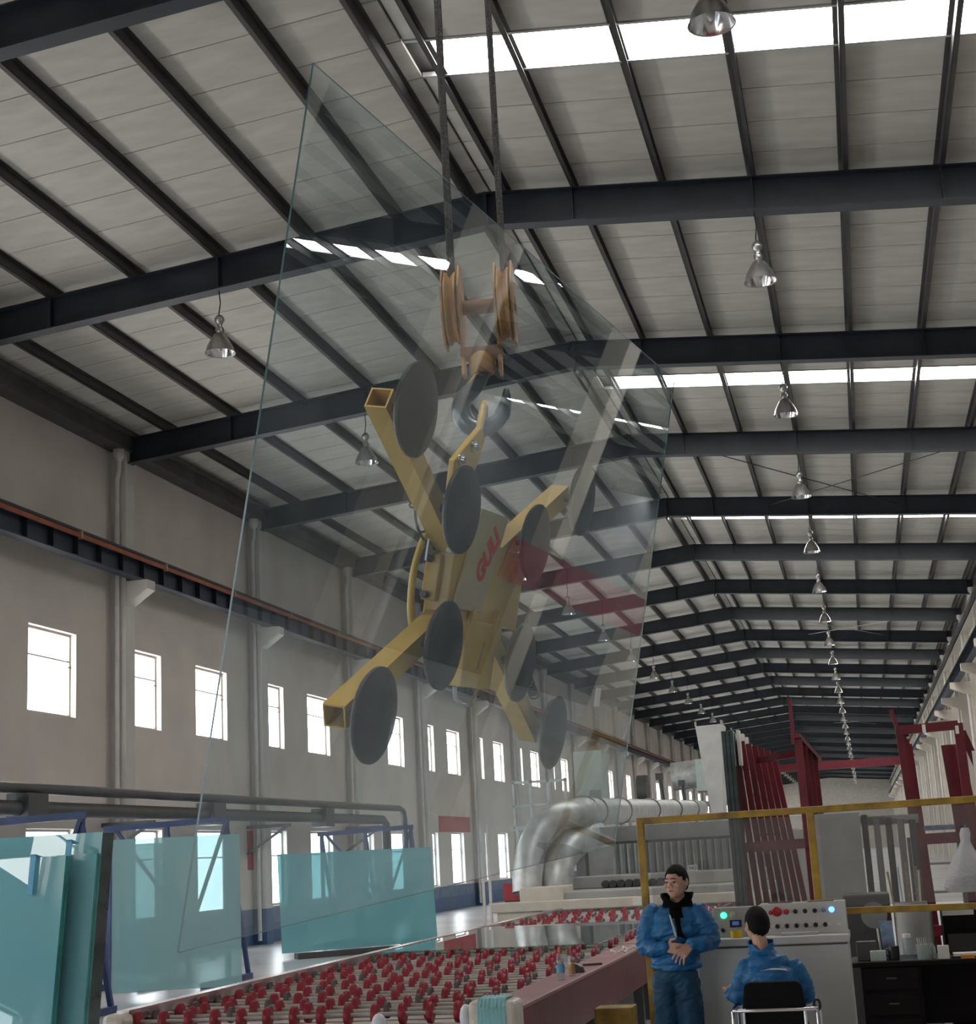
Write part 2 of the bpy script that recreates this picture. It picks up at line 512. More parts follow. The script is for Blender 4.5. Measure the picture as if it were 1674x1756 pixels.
# ---- window wall (left) with two rows of openings
ZW = ((0.93, 2.90), (5.16, 6.90))
WY = ((0.36, 2.31), (4.28, 6.22))
WT = 0.25
wins = []
for k in range(K0, K1):
    for a, b in WY: wins.append((FY(k) + a, FY(k) + b))
def window_wall(xin, sgn, name, mname, ztop):
    m = MB()
    xa, xb = sorted((xin, xin - sgn * WT))
    zs = [0, ZW[0][0], ZW[0][1], ZW[1][0], ZW[1][1], ztop]
    for z0, z1 in ((zs[0], zs[1]), (zs[2], zs[3]), (zs[4], zs[5])):
        m.box((xa, Y0, z0), (xb, Y1, z1))
    for z0, z1 in ZW:
        y = Y0
        for wa, wb in wins:
            m.box((xa, y, z0), (xb, wa, z1)); y = wb
        m.box((xa, y, z0), (xb, Y1, z1))
    return m.build(name, mname)
wl = window_wall(XL, 1, 'wall_left', 'wall_paint', 11.30)
tag(wl, 'dingy white plastered factory wall with two rows of windows', 'wall', kind='structure')
m = MB(); m.box((XR + SPAN - 0.02, Y0, 0), (XR + SPAN + 0.27, Y1, 10.52))
tag(m.build('wall_right', 'bay_sheeting'), 'plain grey sheeted wall of the neighbouring bay beyond the column row', 'wall', kind='structure')
m = MB(); m.box((XR + 0.20, Y0, 9.55), (XR + 0.45, Y1, 11.30))
tag(m.build('trim_4', 'cream_paint'), 'cream cladding above the crane girder on the column row', 'cladding', kind='structure')
# painted dado
m = MB()
m.box((XL, Y0, 0.0), (XL + 0.012, Y1, 0.50), mi=0); m.box((XL, Y0, 0.50), (XL + 0.010, Y1, 0.90), mi=1)
tag(m.build('baseboard_left', ['blue_dado', 'blue_dado_dusty']), 'dark and dusty blue painted dado along the window wall', 'dado', kind='structure')
# windows
def window_meshes(z0, z1, sgn, w):
    h = z1 - z0; f = 0.055
    fr = MB()
    xo = -sgn * 0.20
    def b(y0, y1, za, zb_): fr.box((min(xo, xo + sgn*0.07), y0, za), (max(xo, xo + sgn*0.07), y1, zb_))
    b(0, 0.03, 0, h); b(w - f, w, 0, h); b(f, w - f, 0, f); b(f, w - f, h - f, h)
    b(f, w - f, h * 0.66, h * 0.66 + 0.03)
    pn = MB(); pn.box((xo - 0.006 + sgn*0.02, f, f), (xo + 0.006 + sgn*0.02, w - f, h - f))
    hd = MB(); hd.cbox((xo + sgn*0.09, w - 0.10, h * 0.60), (0.03, 0.10, 0.03))
    return fr.mesh('window_frame', 'window_frame'), pn, hd.mesh('window_latch', 'dark_steel')
wn = 0
for sgn, xin, nmw in ((1, XL, 'window wall'),):
    for row, (z0, z1) in enumerate(ZW):
        fm, pn, hm = window_meshes(z0, z1, sgn, WY[0][1] - WY[0][0])
        pmn = pn.mesh('pane', 'window_pane' if row else 'low_window_pane')
        for wa, wb in wins:
            wn += 1
            o = bpy.data.objects.new('window_%d' % wn, fm); C.objects.link(o); o.location = (xin, wa, z0)
            rw = 'upper' if row else 'lower'
            tag(o, 'bright %s-row window in the %s' % (rw, 'white window wall' if sgn > 0 else 'neighbouring bay wall'), 'window', '%s windows of the %s' % (rw, nmw), 'structure')
            p_ = bpy.data.objects.new('pane', pmn); C.objects.link(p_); p_.parent = o
            if sgn > 0 and 10 < wa < 80:
                h_ = bpy.data.objects.new('window_latch', hm); C.objects.link(h_); h_.parent = o
# end walls
m = MB(); m.box((XL - 0.3, Y1 + 0.1, 0), (XR + SPAN + 0.3, Y1 + 0.4, 11.0), mi=0)
for sx in (0, SPAN):
    m.prism([(XL + sx, 11.0), (XR + sx, 11.0), (XR + sx, zroof(XR) + .05), (XC + sx, zroof(XC) + .05), (XL + sx, zroof(XL) + .05)], Y1 + 0.1, Y1 + 0.4)
tag(m.build('wall_back', 'end_wall_paint'), 'pale gable wall at the far end of the hall', 'wall', kind='structure')
m = MB()
for xa, xb, za, zc in ((XL - 0.3, -13.5, 0, 11), (-7.5, XR + SPAN + 0.3, 0, 11), (-13.5, -7.5, 5.5, 11)):  # opening behind the camera, added to let sky light into the hall
    m.box((xa, Y0 - 0.4, za), (xb, Y0 - 0.1, zc))
for sx in (0, SPAN):
    m.prism([(XL + sx, 11.0), (XR + sx, 11.0), (XR + sx, zroof(XR) + .05), (XC + sx, zroof(XC) + .05), (XL + sx, zroof(XL) + .05)], Y0 - 0.4, Y0 - 0.1)
tag(m.build('wall_front', 'end_wall_paint'), 'unseen gable wall with a wide opening added to let in light', 'wall', kind='structure')
# eave gutter along the window wall (dark box channel) and along the column row
m = MB(); m.box((XL, Y0, 11.24), (XL + 0.45, Y1, 11.62)); m.box((XL, Y0, 11.56), (XL + 0.55, Y1, 11.66))
tag(m.build('trim_1', 'gutter_steel'), 'dark steel eave gutter along the top of the window wall', 'gutter', kind='structure')
m = MB(); m.box((XR + 0.02, Y0, 11.30), (XR + 0.60, Y1, 12.0))
tag(m.build('trim_2', 'gutter_steel'), 'dark steel valley gutter above the column row', 'gutter', kind='structure')

# ---- columns
def column_mesh(x0, x1, w, ztop, paint, foot='blue_dado'):
    m = MB()
    m.box((x0, -w/2, 0.90), (x1, w/2, ztop), mi=0)
    m.box((x0, -w/2 - .002, 0), (x1 + .002, w/2 + .002, 0.90), mi=1)
    return m.mesh('column', [paint, foot])
colL = column_mesh(0, 0.36, 0.44, 11.24, 'column_paint')
m = MB(); m.prism([(0.36, 7.72), (0.86, 8.06), (0.86, 8.26), (0.36, 8.26)], -0.20, 0.20); corbL = m.mesh('corbel', 'column_paint')
colM = column_mesh(0, 0.55, 0.50, 11.30, 'cream_paint', 'cream_paint')
m = MB()
m.prism([(0.0, 7.70), (0.0, 8.30), (-0.85, 8.30), (-0.85, 8.05)], -0.22, 0.22)
m.prism([(0.55, 7.70), (1.40, 8.05), (1.40, 8.30), (0.55, 8.30)], -0.22, 0.22); corbM = m.mesh('corbel', 'cream_paint')
m = MB()
m.tube([(0.20, -0.32, 0.1), (0.20, -0.32, 10.55), (0.26, -0.34, 10.75), (0.26, -0.34, 11.05)], 0.055, 10)
dp = m.mesh('downpipe', 'pvc_white', True)
m = MB(); m.lathe([(0.06, 0), (0.13, 0.10), (0.13, 0.26), (0.11, 0.26), (0.11, 0.12), (0.04, 0.05)], 10, Matrix.Translation((0.26, -0.34, 10.98)), cap=False)
dpf = m.mesh('downpipe_funnel', 'pvc_white', True)
m = MB()
m.tube([(-0.12, -0.10, 0.1), (-0.12, -0.10, 10.6), (-0.12, -0.10, 11.1)], 0.055, 8)
m.lathe([(0.06, 0), (0.13, 0.10), (0.13, 0.26)], 8, Matrix.Translation((-0.12, -0.10, 11.0)), cap=False)
dpm = m.mesh('downpipe', 'pvc_white', True)
colrow = thing('trim_3', 'row of cream columns with crane corbels between the two bays', 'columns', (0, 0, 0)); colrow['kind'] = 'structure'
for k in range(K0, K1 + 1):
    o = bpy.data.objects.new('column', colL); C.objects.link(o); o.parent = wl; o.location = (XL, FY(k), 0)
    for nm, me in (('corbel', corbL), ('downpipe', dp), ('downpipe_funnel', dpf)):
        c = bpy.data.objects.new(nm, me); C.objects.link(c); c.parent = o
    o = bpy.data.objects.new('column', colM); C.objects.link(o); o.parent = colrow; o.location = (XR, FY(k), 0)
    for nm, me in (('corbel', corbM), ('downpipe', dpm)):
        c = bpy.data.objects.new(nm, me); C.objects.link(c); c.parent = o
    if k < K1:   # slender cream wind posts half way between the columns
        o = bpy.data.objects.new('column', colM); C.objects.link(o); o.parent = colrow; o.location = (XR + 0.10, FY(k) + 4.0, 0); o.scale = (0.6, 0.8, 0.985)

# ---- crane runway girders
def girder(x, z0, label, group=None, cond=1):
    g = MB()
    g.box((x - 0.13, Y0, z0), (x + 0.13, Y1, z0 + 0.025)); g.box((x - 0.008, Y0, z0 + 0.025), (x + 0.008, Y1, z0 + 0.50))
    g.box((x - 0.15, Y0, z0 + 0.50), (x + 0.15, Y1, z0 + 0.53))
    t = tag(g.build('crane_runway_girder', 'girder_blue'), label, 'girder', group)
    r_ = MB(); r_.box((x - 0.03, Y0, z0 + 0.53), (x + 0.03, Y1, z0 + 0.62)); r_.build('crane_rail', 'dark_steel', t)
    if cond:
        c_ = MB(); c_.box((x + cond * 0.15, Y0, z0 + 0.38), (x + cond * 0.19, Y1, z0 + 0.47)); c_.build('conductor_rail', 'orange_rail', t)
    s_ = MB(); s_.box((x - 0.12, -0.008, z0 + 0.025), (x + 0.12, 0.008, z0 + 0.50)); sme = s_.mesh('stiffener', 'navy_steel')
    y = 20.0
    while y < 75:
        o = bpy.data.objects.new('stiffener', sme); C.objects.link(o); o.parent = t; o.location = (0, y, 0); y += 1.0
    if cond:
        h_ = MB(); h_.box((x + cond * 0.12, -0.03, z0 + 0.36), (x + cond * 0.21, 0.03, z0 + 0.52)); hme = h_.mesh('rail_hanger', 'wood_block')
        y = 24.0
        while y < 75:
            o = bpy.data.objects.new('rail_hanger', hme); C.objects.link(o); o.parent = t; o.location = (0, y, 0); y += 4.0
    return t
girder(XL + 0.64, 8.26, 'dark blue crane runway girder with orange conductor rail along the window wall')
girder(XR - 0.55, 8.30, 'dark crane runway girder on corbels of the cream column row facing the rollers', cond=0)
girder(XR + 1.10, 8.30, 'dark crane runway girder on the rear corbels of the cream columns', cond=0)
# red lattice bridge crane far down the hall
t = thing('bridge_crane', 'red bridge crane girder spanning the far end of the hall', 'crane', (0, 168, 0))
MB().box((XL + 0.5, -0.3, 8.98), (XR - 0.4, 0.3, 9.8)).build('crane_girder', 'red_paint', t)
for x in (XL + 0.64, XR - 0.55):
    MB().box((x - 0.15, -1.6, 8.95), (x + 0.15, 1.6, 9.2)).build('end_carriage', 'banner_red', t)
# the crane that carries the lifter: bridge above the camera's view
GLC = Vector((-1.2605, 5.8568, 1.0944 + H))
GLM = Matrix(((0.9686, 0.1288, 0.2126), (-0.1139, 0.9902, -0.0811), (-0.2210, 0.0544, 0.9738)))
EYE = GLC + GLM @ Vector((-0.20, 0.02, 0.62))       # lifting eye of the vacuum lifter
t = thing('bridge_crane', 'red bridge crane overhead from whose trolley the lifter hangs', 'crane', (0, EYE.y, 0))
for dy in (-0.75, 0.75):
    MB().box((XL + 0.5, dy - 0.2, 9.0), (XR - 0.4, dy + 0.2, 9.9)).build('crane_girder', 'banner_red', t)
for x in (XL + 0.64, XR - 0.55):
    MB().box((x - 0.15, -1.6, 8.92), (x + 0.15, 1.6, 9.15)).build('end_carriage', 'banner_red', t)
MB().box((EYE.x - 0.7, -0.9, 9.9), (EYE.x + 0.7, 0.9, 10.25)).build('hoist_trolley', 'hook_orange', t)

# ---- high-bay lamps, one under every rafter in two rows
def make_lamp(x, label, group):
    zt = zb(x)
    t = thing('high_bay_lamp', label, 'lamp', (x, FY(0), 0), group=group)
    m = MB(); m.tube([(0, 0, zt), (0.015, 0.01, zt - 0.22), (-0.012, 0, zt - 0.42), (0, 0, zt - 0.62)], 0.010, 6); m.build('cord', 'black_cable', t)
    zl = 10.39
    m = MB(); m.lathe([(0.0, 0.68), (0.05, 0.66), (0.085, 0.61), (0.085, 0.56), (0.06, 0.53), (0.045, 0.50), (0.045, 0.46), (0.07, 0.44), (0.075, 0.40), (0.055, 0.35), (0.07, 0.33)], 14, Matrix.Translation((0, 0, zl)), cap=False)
    m.build('ballast_housing', 'lamp_alu', t, True)
    m = MB(); m.lathe([(0.06, 0.34), (0.10, 0.32), (0.16, 0.22), (0.215, 0.12), (0.25, 0.0), (0.262, -0.005), (0.245, 0.005)], 20, Matrix.Translation((0, 0, zl)), cap=False)
    rf = m.build('reflector', 'lamp_alu', t, True)
    m = MB(); m.lathe([(0.244, 0.006), (0.208, 0.12), (0.152, 0.215), (0.09, 0.30), (0.0, 0.31)], 20, Matrix.Translation((0, 0, zl)), cap=False)
    m.build('mirror_lining', 'lamp_mirror', rf, True)
    m = MB(); m.ball((0, 0, zl + 0.13), (0.045, 0.045, 0.10)); m.build('bulb', 'lamp_bulb', t, True)
    return t
la = make_lamp(-0.72, 'bell-shaped aluminium high-bay lamp in the row on the skylight side of the ridge', 'high-bay lamps of the skylight-side row')
lb = make_lamp(-9.72, 'bell-shaped aluminium high-bay lamp in the row on the window-wall side of the ridge', 'high-bay lamps of the window-side row')
for k in range(1, K1):
    copy_tree(la, (-0.72, FY(k), 0)); copy_tree(lb, (-9.72, FY(k), 0))
# ================================================================== HOISTED GLASS, VACUUM LIFTER, HOOK BLOCK
GMX = GLM.to_4x4(); GMX.translation = GLC
GW, GH, GT = 4.1437, 2.4308, 0.006
m = MB()
x0, x1 = -GT/2, GT/2; y0, y1 = -GW/2, GW/2; z0, z1 = -GH/2, GH/2
vv = [(x0,y0,z0),(x1,y0,z0),(x1,y1,z0),(x0,y1,z0),(x0,y0,z1),(x1,y0,z1),(x1,y1,z1),(x0,y1,z1)]
m.add(vv, [(1,2,6,5),(3,0,4,7)], mi=0)
m.add(vv, [(0,3,2,1),(4,5,6,7),(0,1,5,4),(2,3,7,6)], mi=1)
g = m.build('glass_sheet', ['hoisted_glass', 'glass_edge_light'])
g.matrix_world = GMX
tag(g, 'huge clear glass sheet hanging upright in mid-air from the yellow suction lifter', 'glass sheet')
# small paper sticker on the sheet
mk = MB(); mk.box((GT/2, -0.045, -0.045), (GT/2 + 0.001, 0.045, 0.045)); 
st = mk.build('sticker', 'paper_white', g); st.location = (0, 1.42, -0.47)

lf = thing('vacuum_lifter', 'yellow vacuum lifter with eight black suction cups on crossed arms', 'vacuum lifter', mtx=GMX)
CUPS = [(-1.032, 0.442), (-0.514, 0.172), (0.864, 0.403), (0.321, 0.145), (-0.507, -0.325), (0.333, -0.352), (-1.019, -0.583), (0.888, -0.640)]
HUB = Vector((0, -0.085, -0.09))
cd = MB()
RY = Matrix.Rotation(-PI/2, 4, 'Y')        # lathe axis z -> local -x
cd.lathe([(0.0, 0.008), (0.150, 0.008), (0.1625, 0.012), (0.1625, 0.022), (0.150, 0.034), (0.0, 0.036)], 40, RY, cap=False)
cup_me = cd.mesh('suction_cup', 'cup_rubber', True)
cd = MB(); cd.lathe([(0.0, 0.036), (0.085, 0.036), (0.085, 0.048), (0.035, 0.054), (0.018, 0.060), (0.018, 0.105), (0.0, 0.105)], 20, RY, cap=False)
cupb_me = cd.mesh('cup_mount', 'dark_steel', True)
for (cyy, cz) in CUPS:
    o = bpy.data.objects.new('suction_cup', cup_me); C.objects.link(o); o.parent = lf; o.location = (0, cyy, cz)
    b = bpy.data.objects.new('cup_mount', cupb_me); C.objects.link(b); b.parent = o
AX = -0.142
def hollow_arm(a, b, w):
    """square tube open at its outer end"""
    a = Vector(a); b = Vector(b); d = (b-a).normalized(); n = Vector((1,0,0)); s = d.cross(n).normalized()
    mm = MB()
    for w_, e in ((w, 0), (w - 0.012, 1)):
        pass
    def ring(c, h): return [c + n*(h*i) + s*(h*j) for i, j in ((1,1),(-1,1),(-1,-1),(1,-1))]
    vv = ring(a, w/2) + ring(b, w/2) + ring(b, w/2 - 0.006) + ring(b - d*0.25, w/2 - 0.006)
    ff = [(0,1,2,3)]
    for k in range(3):
        for q in range(4):
            ff.append((k*4+q, k*4+(q+1)%4, (k+1)*4+(q+1)%4, (k+1)*4+q))
    ff.append((12,13,14,15))
    mm.add(vv, ff); return mm
for (iy, iz), (oy, oz) in (((-0.20, 0.0), CUPS[0]), ((0.05, 0.0), CUPS[2]), ((-0.20, -0.18), CUPS[6]), ((0.05, -0.19), CUPS[7])):
    a = Vector((AX, iy, iz)); b = Vector((AX, oy, oz)); b = b + (b - a).normalized() * 0.05
    hollow_arm(a, b, 0.082).build('arm', 'lifter_yellow', lf)
m = MB(); m.box((-0.20, -0.33, -0.22), (-0.10, 0.45, 0.10)); body = m.build('body', 'lifter_yellow', lf, bevel=0.006)
m = MB(); m.prism([(0, 0), (0.29, 0), (0.45, 0.40), (0.16, 0.40)], 0, 0.016, Matrix(((0,-1,0,-0.082),(1,0,0,-0.31),(0,0,1,-0.18),(0,0,0,1))))
cov = m.build('cover_plate', 'lifter_cover', lf, bevel=0.003)
# lettering on the cover, reading upwards
tcv = bpy.data.curves.new('lettering', 'FONT'); tcv.body = 'GULI'; tcv.size = 0.115; tcv.extrude = 0.001; tcv.offset = 0.005
tob = bpy.data.objects.new('lettering_tmp', tcv); C.objects.link(tob)
dg = bpy.context.evaluated_depsgraph_get()
lme = bpy.data.meshes.new_from_object(tob.evaluated_get(dg)); lme.materials.clear(); lme.materials.append(M['logo_red'])
bpy.data.objects.remove(tob)
lo = bpy.data.objects.new('lettering', lme); C.objects.link(lo); lo.parent = cov
d_ = Vector((0, 0.62, 0.785)); u_ = Vector((0, -0.785, 0.62)); n_ = Vector((1, 0, 0))
lo.matrix_local = frame_to((-0.0805, -0.085, -0.075), d_, u_, n_)
# control box, battery box, slots, brackets
m = MB(); m.box((-0.205, -0.355, -0.165), (-0.145, -0.12, 0.012)); bx_ = m.build('control_box', 'lifter_yellow', lf, bevel=0.004)
for z in (-0.01, -0.145):
    m = MB(); m.tube([(-0.185, -0.355, z), (-0.185, -0.385, z)], 0.014, 10); m.build('bolt', 'knob_black', bx_, True)
m = MB(); m.box((-0.20, -0.13, -0.475), (-0.085, 0.20, -0.215)); bat = m.build('battery_box', 'lifter_yellow', lf, bevel=0.004)
for k in range(2):
    m = MB(); m.bar((-0.083, 0.02 + 0.09*k, -0.40), (-0.083, 0.06 + 0.09*k, -0.29), 0.008, 0.006); m.build('slot', 'lifter_cover', bat)
m = MB(); m.tube(arc_pts([(-0.12, -0.10, -0.475), (-0.12, -0.06, -0.53), (-0.12, 0.08, -0.545), (-0.12, 0.16, -0.475)], 5), 0.009, 8); m.build('drain_loop', 'bolt_steel', bat, True)
for yy, ww in ((-0.13, 0.05), (0.13, 0.09)):
    m = MB(); m.prism([(0, 0), (ww, 0), (ww, 0.14), (ww*0.4, 0.14), (0, 0.06)], 0, 0.02, Matrix(((0,-1,0,-0.078),(1,0,0,yy),(0,0,1,-0.30),(0,0,0,1))))
    m.build('bracket', 'lifter_yellow', lf)
m = MB(); m.box((-0.16, 0.02, -0.05), (-0.075, 0.13, 0.05), Matrix.Translation((0, 0.26, 0.02))); m.build('valve_block', 'hook_orange', lf, bevel=0.006)
m = MB(); m.box((-0.13, -0.36, 0.02), (-0.10, -0.29, 0.13)); m.build('gauge_housing', 'white_plastic', lf, bevel=0.01)
# big bowed handle
pts = arc_pts([(-0.15, -0.30, 0.16), (-0.175, -0.37, 0.15), (-0.205, -0.40, 0.06), (-0.225, -0.405, -0.07), (-0.215, -0.40, -0.22), (-0.185, -0.38, -0.32), (-0.15, -0.31, -0.335)], 6)
m = MB(); m.tube(pts, 0.0135, 12); hd = m.build('handle', 'lifter_yellow', lf, True)
m = MB(); m.box((-0.19, -0.40, -0.02), (-0.182, -0.33, 0.14)); m.build('handle_plate', 'light_steel', hd)
# lifting bail: bent plate with two bolts and an eye
m = MB(); m.prism([(-0.31, 0.08), (-0.335, 0.375), (-0.17, 0.50), (-0.11, 0.545), (-0.07, 0.52), (-0.085, 0.42), (-0.15, 0.30), (-0.15, 0.08)], -0.013, 0.013,
              Matrix(((0,-1,0,-0.165),(1,0,0,0),(0,0,1,0),(0,0,0,1))))
bail = m.build('lifting_bail', 'lifter_yellow', lf, bevel=0.005)
m = MB(); m.tube(arc_pts([(-0.165, -0.115, 0.44), (-0.175, -0.075, 0.55), (-0.19, -0.035, 0.62), (-0.20, 0.0, 0.655), (-0.205, 0.03, 0.60), (-0.20, 0.02, 0.52), (-0.18, -0.06, 0.44)], 5), 0.0145, 10); m.build('bail_eye', 'lifter_yellow', bail, True)
for (yy, zz) in ((-0.285, 0.385), (-0.175, 0.455)):
    m = MB(); m.lathe([(0.024, 0), (0.024, 0.006), (0.015, 0.008), (0.015, 0.022), (0.0, 0.022)], 12, Matrix.Translation((-0.152, yy, zz)) @ Matrix.Rotation(PI/2, 4, 'Y')); m.build('bolt', 'bolt_steel', bail, True)
# coiled air hoses
for a, b, tn in (((-0.20, -0.665, 0.365), (-0.20, -0.53, 0.165), 15), ((-0.20, -0.49, -0.415), (-0.20, -0.30, -0.29), 9), ((-0.15, 0.95, -0.50), (-0.15, 0.80, -0.40), 8)):
    pts = helix(a, b, 0.020, tn, 9)
    m = MB(); m.tube(pts, 0.0042, 5); hs = m.build('coiled_hose', 'black_cable', lf, True)
m = MB(); m.tube(arc_pts([(-0.20, -0.53, 0.165), (-0.20, -0.50, 0.11), (-0.20, -0.44, 0.08), (-0.17, -0.36, 0.13)], 6), 0.005, 6); m.build('air_hose', 'black_cable', lf, True)
m = MB(); m.tube(arc_pts([(-0.20, -0.50, 0.11), (-0.20, -0.42, 0.06), (-0.18, -0.34, 0.03)], 6), 0.005, 6); m.build('air_hose', 'black_cable', lf, True)
m = MB(); m.tube(arc_pts([(-0.20, -0.30, -0.29), (-0.19, -0.24, -0.26), (-0.17, -0.18, -0.20)], 6), 0.005, 6); m.build('air_hose', 'black_cable', lf, True)

# ---- hook block (hangs plumb above the eye)
ax = Vector((0.9912, 0.132, 0)); pl = Vector((-0.132, 0.9912, 0))
HB = thing('hook_block', 'ochre crane hook block with two sheaves and grey hook above the lifter', 'hook block', mtx=frame_to(EYE, ax, pl, (0, 0, 1)))
hp = arc_pts([(0, 0, 0.22), (0, 0, 0.165), (-0.035, 0, 0.115), (-0.085, 0, 0.065), (-0.095, 0, 0.01), (-0.065, 0, -0.045), (-0.005, 0, -0.060), (0.055, 0, -0.030), (0.085, 0, 0.035), (0.092, 0, 0.095)], 6)
n_ = len(hp); rs = [0.020 + 0.020*math.sin(PI*min(1, i/(n_-1)*1.05)) if i < n_*0.8 else max(0.006, 0.034*(1-(i-n_*0.8)/(n_*0.2)*0.75)) for i in range(n_)]
m = MB(); m.tube(hp, rs, 12); m.build('hook', 'hook_steel', HB, True)
m = MB(); m.tube([(-0.075, -0.012, 0.10), (-0.018, -0.02, 0.17)], 0.008, 8); m.build('safety_latch', 'tape_yellow', HB, True)
m = MB(); m.lathe([(0.045, 0.165), (0.055, 0.185), (0.055, 0.235), (0.040, 0.255), (0.0, 0.255)], 18); m.build('swivel', 'hook_orange', HB, True)
m = MB(); m.box((-0.085, -0.04, 0.235), (0.085, 0.04, 0.275)); m.build('crosshead', 'hook_rust', HB, bevel=0.005)
for s_ in (-1, 1):
    m = MB(); m.box((s_*0.075 - 0.007, -0.035, 0.16), (s_*0.075 + 0.007, 0.035, 0.50)); m.build('side_plate', 'hook_orange', HB, bevel=0.003)
m = MB(); m.tube([(-0.15, 0, 0.455), (0.15, 0, 0.455)], 0.030, 14); m.build('axle', 'hook_rust', HB, True)
RX = Matrix.Rotation(PI/2, 4, 'Y')
for s_ in (-1, 1):
    xo = s_ * 0.108
    sh = MB(); sh.lathe([(0.0, -0.024), (0.150, -0.024), (0.150, -0.016), (0.132, 0.0), (0.150, 0.016), (0.150, 0.024), (0.0, 0.024)], 32, Matrix.Translation((xo, 0, 0.455)) @ RX, cap=False)
    so = sh.build('sheave', 'hook_orange', HB, True)
    for e in (-1, 1):
        gd = MB(); gd.prism([(-0.055, 0.29), (0.055, 0.29), (0.125, 0.40), (0.125, 0.51), (0.05, 0.625), (-0.05, 0.625), (-0.125, 0.51), (-0.125, 0.40)], -0.004, 0.004,
                            frame_to((xo + e*0.034, 0, 0), (0,1,0), (1,0,0), (0,0,1)))
        gd.build('sheave_guard', 'hook_orange', so)
        rp = MB(); rp.tube([(xo, e*0.070, 0.46), (xo, e*0.070, 9.88 - EYE.z)], 0.0085, 8); rp.build('wire_rope', 'rope_steel', HB, True)
# ================================================================== GLASS PANES AND RACKS BY THE WINDOW WALL
def pane(name, p0, p1, h, lean, th, mats, label, cat='glass pane', group=None):
    """upright pane from bottom corner p0 to p1 (world), leaning back by 'lean' radians"""
    p0 = Vector(p0); p1 = Vector(p1); d = (p1-p0); L = d.length; d.normalize()
    n = Vector((-d.y, d.x, 0))                      # back direction
    up = (Vector((0,0,1))*math.cos(lean) + n*math.sin(lean)).normalized()
    nn = d.cross(up).normalized()
    m = MB()
    vv = [(0,0,0),(L,0,0),(L,th,0),(0,th,0),(0,0,h),(L,0,h),(L,th,h),(0,th,h)]
    m.add(vv, [(0,1,5,4),(2,3,7,6)], mi=0)
    m.add(vv, [(0,3,2,1),(4,5,6,7),(1,2,6,5),(3,0,4,7)], mi=1)
    o = m.build(name, mats)
    o.matrix_world = frame_to(p0, d, -nn, up)
    return tag(o, label, cat, group)
A1 = ['teal_glass', 'glass_edge_dark']; A2 = ['teal_glass', 'glass_edge']; A3 = ['pale_teal_glass', 'glass_edge_light']
for i in range(5):
    pane('glass_sheet', (-13.4, 17.86 + 0.085*i, 0.14), (-9.36 - 0.012*i, 17.86 + 0.085*i, 0.14), 2.36, 0.17, 0.062, A1, 'teal glass pane in the tall thick stack with a dark edge by the blue frame', group='tall stack of teal panes')
for i in range(2):
    pane('glass_sheet', (-13.4, 17.52 + 0.07*i, 0.13), (-9.24, 17.52 + 0.07*i, 0.13), 2.10, 0.17, 0.05, A2, 'shorter teal glass pane leaning against the tall dark-edged stack', group='shorter teal panes leaning on the stack')
for i in range(2):
    pane('glass_sheet', (-13.4, 17.26 + 0.07*i, 0.13), (-9.52, 17.26 + 0.07*i, 0.13), 2.09, 0.17, 0.05, A2, 'foremost teal glass pane with blue foam strip on its top edge', group='foremost teal panes')
for (x, y, z, l, nm) in ((-9.93, 17.585, 2.20, 0.46, 'blue foam edge strip hooked over the foremost teal panes'), (-9.62, 17.90, 2.36, 0.22, 'short blue foam edge strip between two teal pane stacks')):
    m = MB(); m.box((-0.035, -0.03, -l), (0.035, -0.005, 0.02)); m.box((-0.035, -0.03, 0.0), (0.035, 0.16, 0.02))
    o = m.build('foam_strip', 'foam_blue'); o.location = (x, y, z); o.rotation_euler = (-0.17, 0, 0); tag(o, nm, 'foam strip')
pane('glass_sheet', (-11.72, 23.15, 0.12), (-9.86, 23.95, 0.12), 2.38, 0.10, 0.016, A3, 'pale greenish glass pane standing between the teal stack and the roller table')
pane('glass_sheet', (-11.55, 23.45, 0.12), (-10.9, 23.73, 0.12), 2.30, 0.10, 0.016, A3, 'narrow glass pane behind the pale greenish pane')
pane('glass_sheet', (-12.35, 32.25, 0.12), (-9.55, 34.60, 0.12), 2.08, 0.08, 0.02, ['teal_glass', 'glass_edge_light'], 'large green pane with bright upper corner beside the roller table')

def a_frame(name, label, x0, x1, y, ztop, lean=0.5, group=None):
    t = thing(name, label, 'rack', (0, y, 0), group=group)
    MB().bar((x0, 0, ztop), (x1, 0.35, ztop + 0.06), 0.09, 0.10).build('top_rail', 'blue_beam', t)
    for x in (x0 + 0.1, (x0+x1)/2, x1 - 0.06):
        f = (x - x0) / (x1 - x0) * 0.35
        MB().bar((x, f, 0.10), (x, f, ztop + 0.03), 0.08, 0.08).build('post', 'blue_beam', t)
        MB().bar((x, f, ztop - 0.05), (x - 0.0, f + 0.9, 0.10), 0.07, 0.07).build('rear_strut', 'blue_beam', t)
        MB().box((x - 0.05, f - 1.1, 0.0), (x + 0.05, f + 1.0, 0.10)).build('foot', 'blue_beam', t)
    MB().bar((x1 - 0.06, 0.30, ztop - 0.02), (x1 - 0.9, 0.2, 0.4), 0.06, 0.06).build('diagonal_brace', 'blue_beam', t)
    MB().bar((x0 + 0.2, 0.05, ztop - 0.02), (x1 - 0.3, 0.25, 0.4), 0.06, 0.06).build('diagonal_brace', 'blue_beam', t)
    MB().bar((x0, 0.05, 0.75), (x1, 0.35, 0.75), 0.07, 0.07).build('middle_rail', 'blue_beam', t)
    return t
a_frame('glass_rack', 'blue steel glass rack behind the tall teal stack', -13.6, -10.70, 20.0, 2.72)
a_frame('glass_rack', 'blue steel glass rack behind the pale greenish pane', -13.2, -10.95, 25.8, 2.74)
